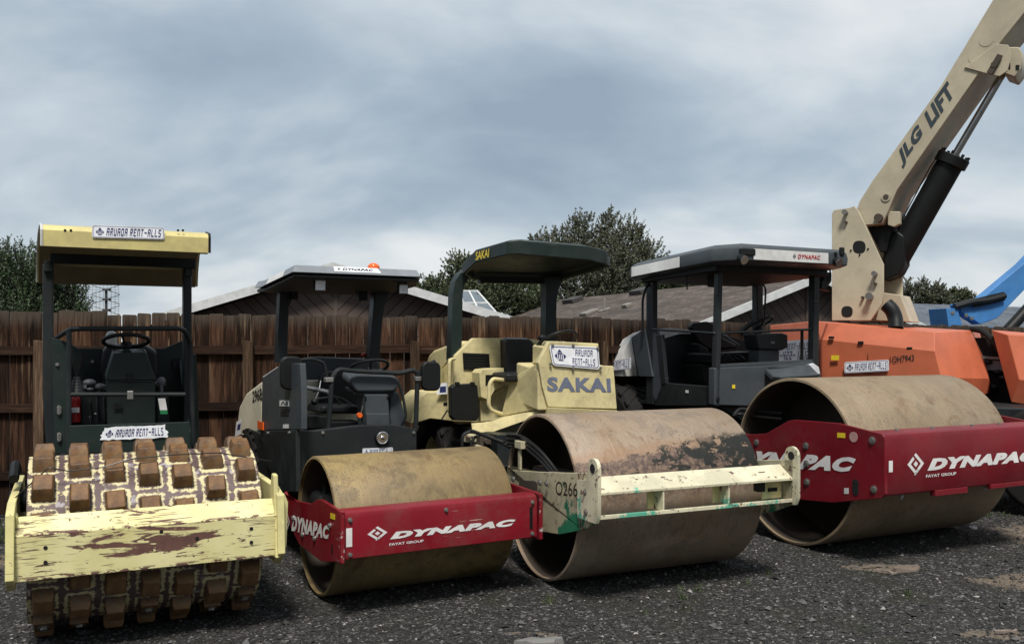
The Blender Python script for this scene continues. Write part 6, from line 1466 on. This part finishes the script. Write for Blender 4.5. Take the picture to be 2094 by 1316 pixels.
oval(1757, 505, 13, 13); oval(1732, 637, 11.5, 11.5)
for px, py in ((1740, 512), (1758, 521), (1775, 509)): bolt(pf, FJ.at(px, py, 'y', yp), (0, -1, 0), .008, 'black')
for px, py, r_ in ((1731, 435, .024), (1791, 560, .024), (1781, 606, .034)):
    p = FJ.at(px, py, 'y', yp); b = MB(); b.cyl(p, p-Vector((0, .08, 0)), r_); b.cyl(p-Vector((0,.08,0)), p-Vector((0,.10,0)), r_*1.3); b.build('pivot_pin', M['bolt'], pf)
    MB().cyl(p+Vector((0,0,-.12)) if r_ < .03 else p+Vector((-.09,0,-.01)), (p+Vector((0,-.04,-.12))) if r_ < .03 else p+Vector((-.09,-.05,-.01)), .017).build('pin_keeper', M['drum_inside'], pf)
# boom side outline; it leans to the right, held in the local plane y = yp+.06
ybm = yp+.08; DB = .78
near = [(1752, 428), (1757, 412), (1782, 372), (1924, 182), (2032, 0), (2120, -148), (2230, -60), (2094, 22), (2046, 95), (1838, 378), (1812, 430), (1803, 455), (1790, 462), (1766, 460)]
near = [(1752, 428), (1757, 412), (1782, 372), (1924, 175), (2034, -6), (2120, -148), (2195, -120), (2100, 20), (2042, 92), (1835, 388), (1817, 430), (1804, 457), (1768, 461)]
bo = MB().prism(FJ.Y(near, ybm), (0, DB, 0)).build('main_boom', BG, rj, bevel=.012)
for px, py, r_ in ((1812, 403, .055),): 
    p = FJ.at(px, py, 'y', ybm); b = MB(); b.cyl(p+Vector((0,.02,0)), p-Vector((0,.012,0)), r_); o = b.build('boom_pin', BG, bo); MB().cyl(p-Vector((0,.012,0)), p-Vector((0,.016,0)), r_*.6).build('pin_bore', M['drum_inside'], o)
p = FJ.at(1798, 446, 'y', ybm); b = MB(); b.cyl(p, p-Vector((0,.06,0)), .05); b.build('boom_pivot', M['drum_inside'], bo)
for px, py in ((2017, 82), (1995, 118)):
    p = FJ.at(px, py, 'y', ybm); b = MB(); b.cyl(p+Vector((0,.01,0)), p-Vector((0,.004,0)), .075, n=28); b.build('access_cap', BG, bo)
mpx = quad(*[FJ.at(px, py, 'y', ybm-.006) for px, py in ((1846, 346), (1953, 192), (1937, 165), (1835, 312))])
b = MB(); b.polys(bfont('JLG', .05, 0, 1.12), sub(mpx, 0, 0, .42, 1)); b.polys(bfont('LIFT', .05, 0, 1.12), sub(mpx, .55, 0, 1.0, 1)); b.build('lettering', M['dark_print'], bo, smooth=0)
# cylinder bracket under the boom
br = [(1975, 140), (1998, 118), (2050, 90), (2070, 95), (2076, 110), (2076, 130), (2066, 160), (2040, 158), (1975, 142)]
MB().prism(FJ.Y([(1972, 138), (2038, 90), (2062, 92), (2068, 112), (2060, 145), (2044, 156), (2030, 154)], ybm-.02), (0, .025, 0)).build('boom_bracket', BG, rj, bevel=.006)
b = MB(); b.prism(FJ.Y([(2052, 96), (2084, 96), (2091, 108), (2088, 140), (2074, 158), (2052, 150)], ybm+.10), (0, .42, 0)); b.build('bracket_box', BG, rj, bevel=.015)
b = MB(); b.prism(FJ.Y([(2056, 127), (2066, 129), (2066, 141), (2056, 140)], ybm+.094), (0, .004, 0)); b.prism(FJ.Y([(2077, 133), (2085, 133), (2084, 143), (2077, 143)], ybm+.094), (0, .004, 0)); b.build('box_opening', M['gap'], rj)
p = FJ.at(2034, 134, 'y', ybm-.02); b = MB(); b.beam(p+Vector((.06,-.03,.10)), p+Vector((-.05,-.03,-.09)), .03, .06); b.cyl(p, p-Vector((0,.05,0)), .035); b.build('bracket_pin', M['drum_inside'], rj)
# lift cylinder
yc = ybm+.38
c0, c1, c2 = FJ.at(1818, 556, 'y', yc), FJ.at(1950, 322, 'y', yc), FJ.at(2060, 135, 'y', yc)
b = MB(); b.cyl(c0, c1, .155, n=28); d = (c1-c0).normalized(); b.cyl(c1-d*.10, c1+d*.02, .19, n=28); b.build('lift_cylinder', M['black'], rj, bevel=.01)
side_ = Vector((d.z, 0, -d.x))
b = MB()
for k in range(8): a = 2*math.pi*k/8; o_ = side_*math.cos(a)*.16+Vector((0,1,0))*math.sin(a)*.16; b.cyl(c1+d*.02+o_, c1+d*.06+o_, .018, n=6)
b.build('gland_bolts', M['black'], rj) if False else b.bm.free()
for k in range(8):
    a = 2*math.pi*k/8; o_ = side_*math.cos(a)*.16+Vector((0,1,0))*math.sin(a)*.16; MB().cyl(c1+d*.02+o_, c1+d*.06+o_, .018, n=6).build('gland_bolt', M['black'], rj)
b = MB(); b.cyl(c1, c2, .043, n=20); b.build('cylinder_rod', M['chrome'], rj)
b = MB(); b.tube([FJ.at(1928, 322, 'y', yc-.1), FJ.at(1915, 330, 'y', yc-.1), FJ.at(1840, 470, 'y', yc-.12), FJ.at(1830, 500, 'y', yc-.12)], .012, 6, .05); b.tube([FJ.at(1918, 318, 'y', yc-.15), FJ.at(1900, 345, 'y', yc-.1), FJ.at(1838, 462, 'y', yc-.1)], .007, 6, .05); b.build('hydraulic_line', M['black'], rj)
b = MB(); b.prism(FJ.Y([(1806, 500), (1832, 470), (1850, 482), (1850, 540), (1838, 562), (1806, 575)], yc-.16), (0, .3, 0)); b.build('cylinder_base', M['black'], rj, bevel=.03, seg=3)
b = MB(); b.prism(FJ.Y([(1772, 462), (1838, 432), (1840, 455), (1826, 464), (1812, 515), (1800, 515)], yp+.25), (0, .35, 0)); b.build('boom_foot', M['black'], rj, bevel=.01)
MB().prism(FJ.Y([(1815, 432), (1840, 432), (1840, 458), (1828, 464), (1815, 460)], yp+.14), (0, .1, 0)).build('foot_lug', BG, rj, bevel=.01)
b = MB(); p = FJ.at(1738, 668, 'y', -.3); 

# ================================================================== blue boom lift farther right
FB = Frame((2010-CXP)/FPX*19, 19, 10)
rb = FB.root('boom_lift'); tag(rb, 'blue boom lift at the right edge, its arm rising behind the orange hoods', 'boom lift')
BL = M['blue']
arm = MB().prism(FB.Y([(1958, 622), (1966, 638), (1993, 655), (2005, 663), (2040, 650), (2094, 594), (2150, 540), (2150, 480), (2094, 538), (2010, 608), (1990, 612)], 0), (0, .28, 0)).build('boom_arm', BL, rb, bevel=.02)
b = MB(); b.tube([FB.at(1952, 627, 'y', -.03), FB.at(1985, 617, 'y', -.05), FB.at(2020, 614, 'y', -.05), FB.at(2054, 604, 'y', -.05)], .075, 8, .2); b.build('hose_bundle', M['vinyl'], rb)
b = MB(); b.beam(FB.at(1990, 620, 'y', -.06), FB.at(2054, 605, 'y', -.06), .02, .18); b.build('hose_cover', M['rubber'], rb)
MB().prism(FB.Y([(1935, 630), (1958, 631), (1968, 664), (1940, 668)], -.05), (0, .6, 0)).build('arm_link', BL, rb, bevel=.01)
for px, py in ((1976, 645), (1987, 651), (2005, 668), (1948, 640)): bolt(arm, FB.at(px, py, 'y', 0 if px != 1948 else -.05), (0, -1, 0), .03)
b = MB(); b.cyl(FB.at(2060, 676, 'y', .2), FB.at(2130, 600, 'y', .2), .12); b.build('lift_cylinder', M['black'], rb)
b = MB(); b.box((-.6, -.5, .6), (1.6, 1.0, 1.75)); b.build('turret', BL, rb, bevel=.05); b = MB(); b.box((-1.4, -.9, .5), (2.2, 1.3, .8)); b.build('chassis', M['slate_dark'], rb, bevel=.03)
b = MB(); b.prism(FB.Y([(1940, 668), (2040, 668), (2060, 700), (1950, 700)], .0), (0, .5, 0)); b.build('arm_base', BL, rb, bevel=.02)
for x in (-1.0, 1.8):
    for y in (-.9, 1.3):
        wv = MB().cyl((x, y-.17, .5), (x, y+.17, .5), .5, n=32).build('wheel', M['rubber'], rb, bevel=.05); MB().cyl((x, y-.18, .5), (x, y+.18, .5), .25).build('wheel_rim', M['grey_light'], wv)

# latches and seams of the orange hoods
for px, py in ((1760, 700), (1860, 712), (1700, 690)):
    p = A(px, py, yN-.03); MB().box(p-Vector((.03, .012, .015)), p+Vector((.03, .02, .015))).build('hood_latch', M['black'], rj, bevel=.004)
for px in (1775, 1885):
    MB().tube([A(px, 722, yN-.035), A(px, 800, yN-.035)], .004, 4, 0).build('panel_seam', bpy.data.materials['dark_orange_seam'], rj)
MB().prism([A(*p_, yN-.04) for p_ in ((1700, 726), (1716, 726), (1716, 736), (1700, 736))], (0, -.003, 0)).build('decal', M['warning'], rj, smooth=0)
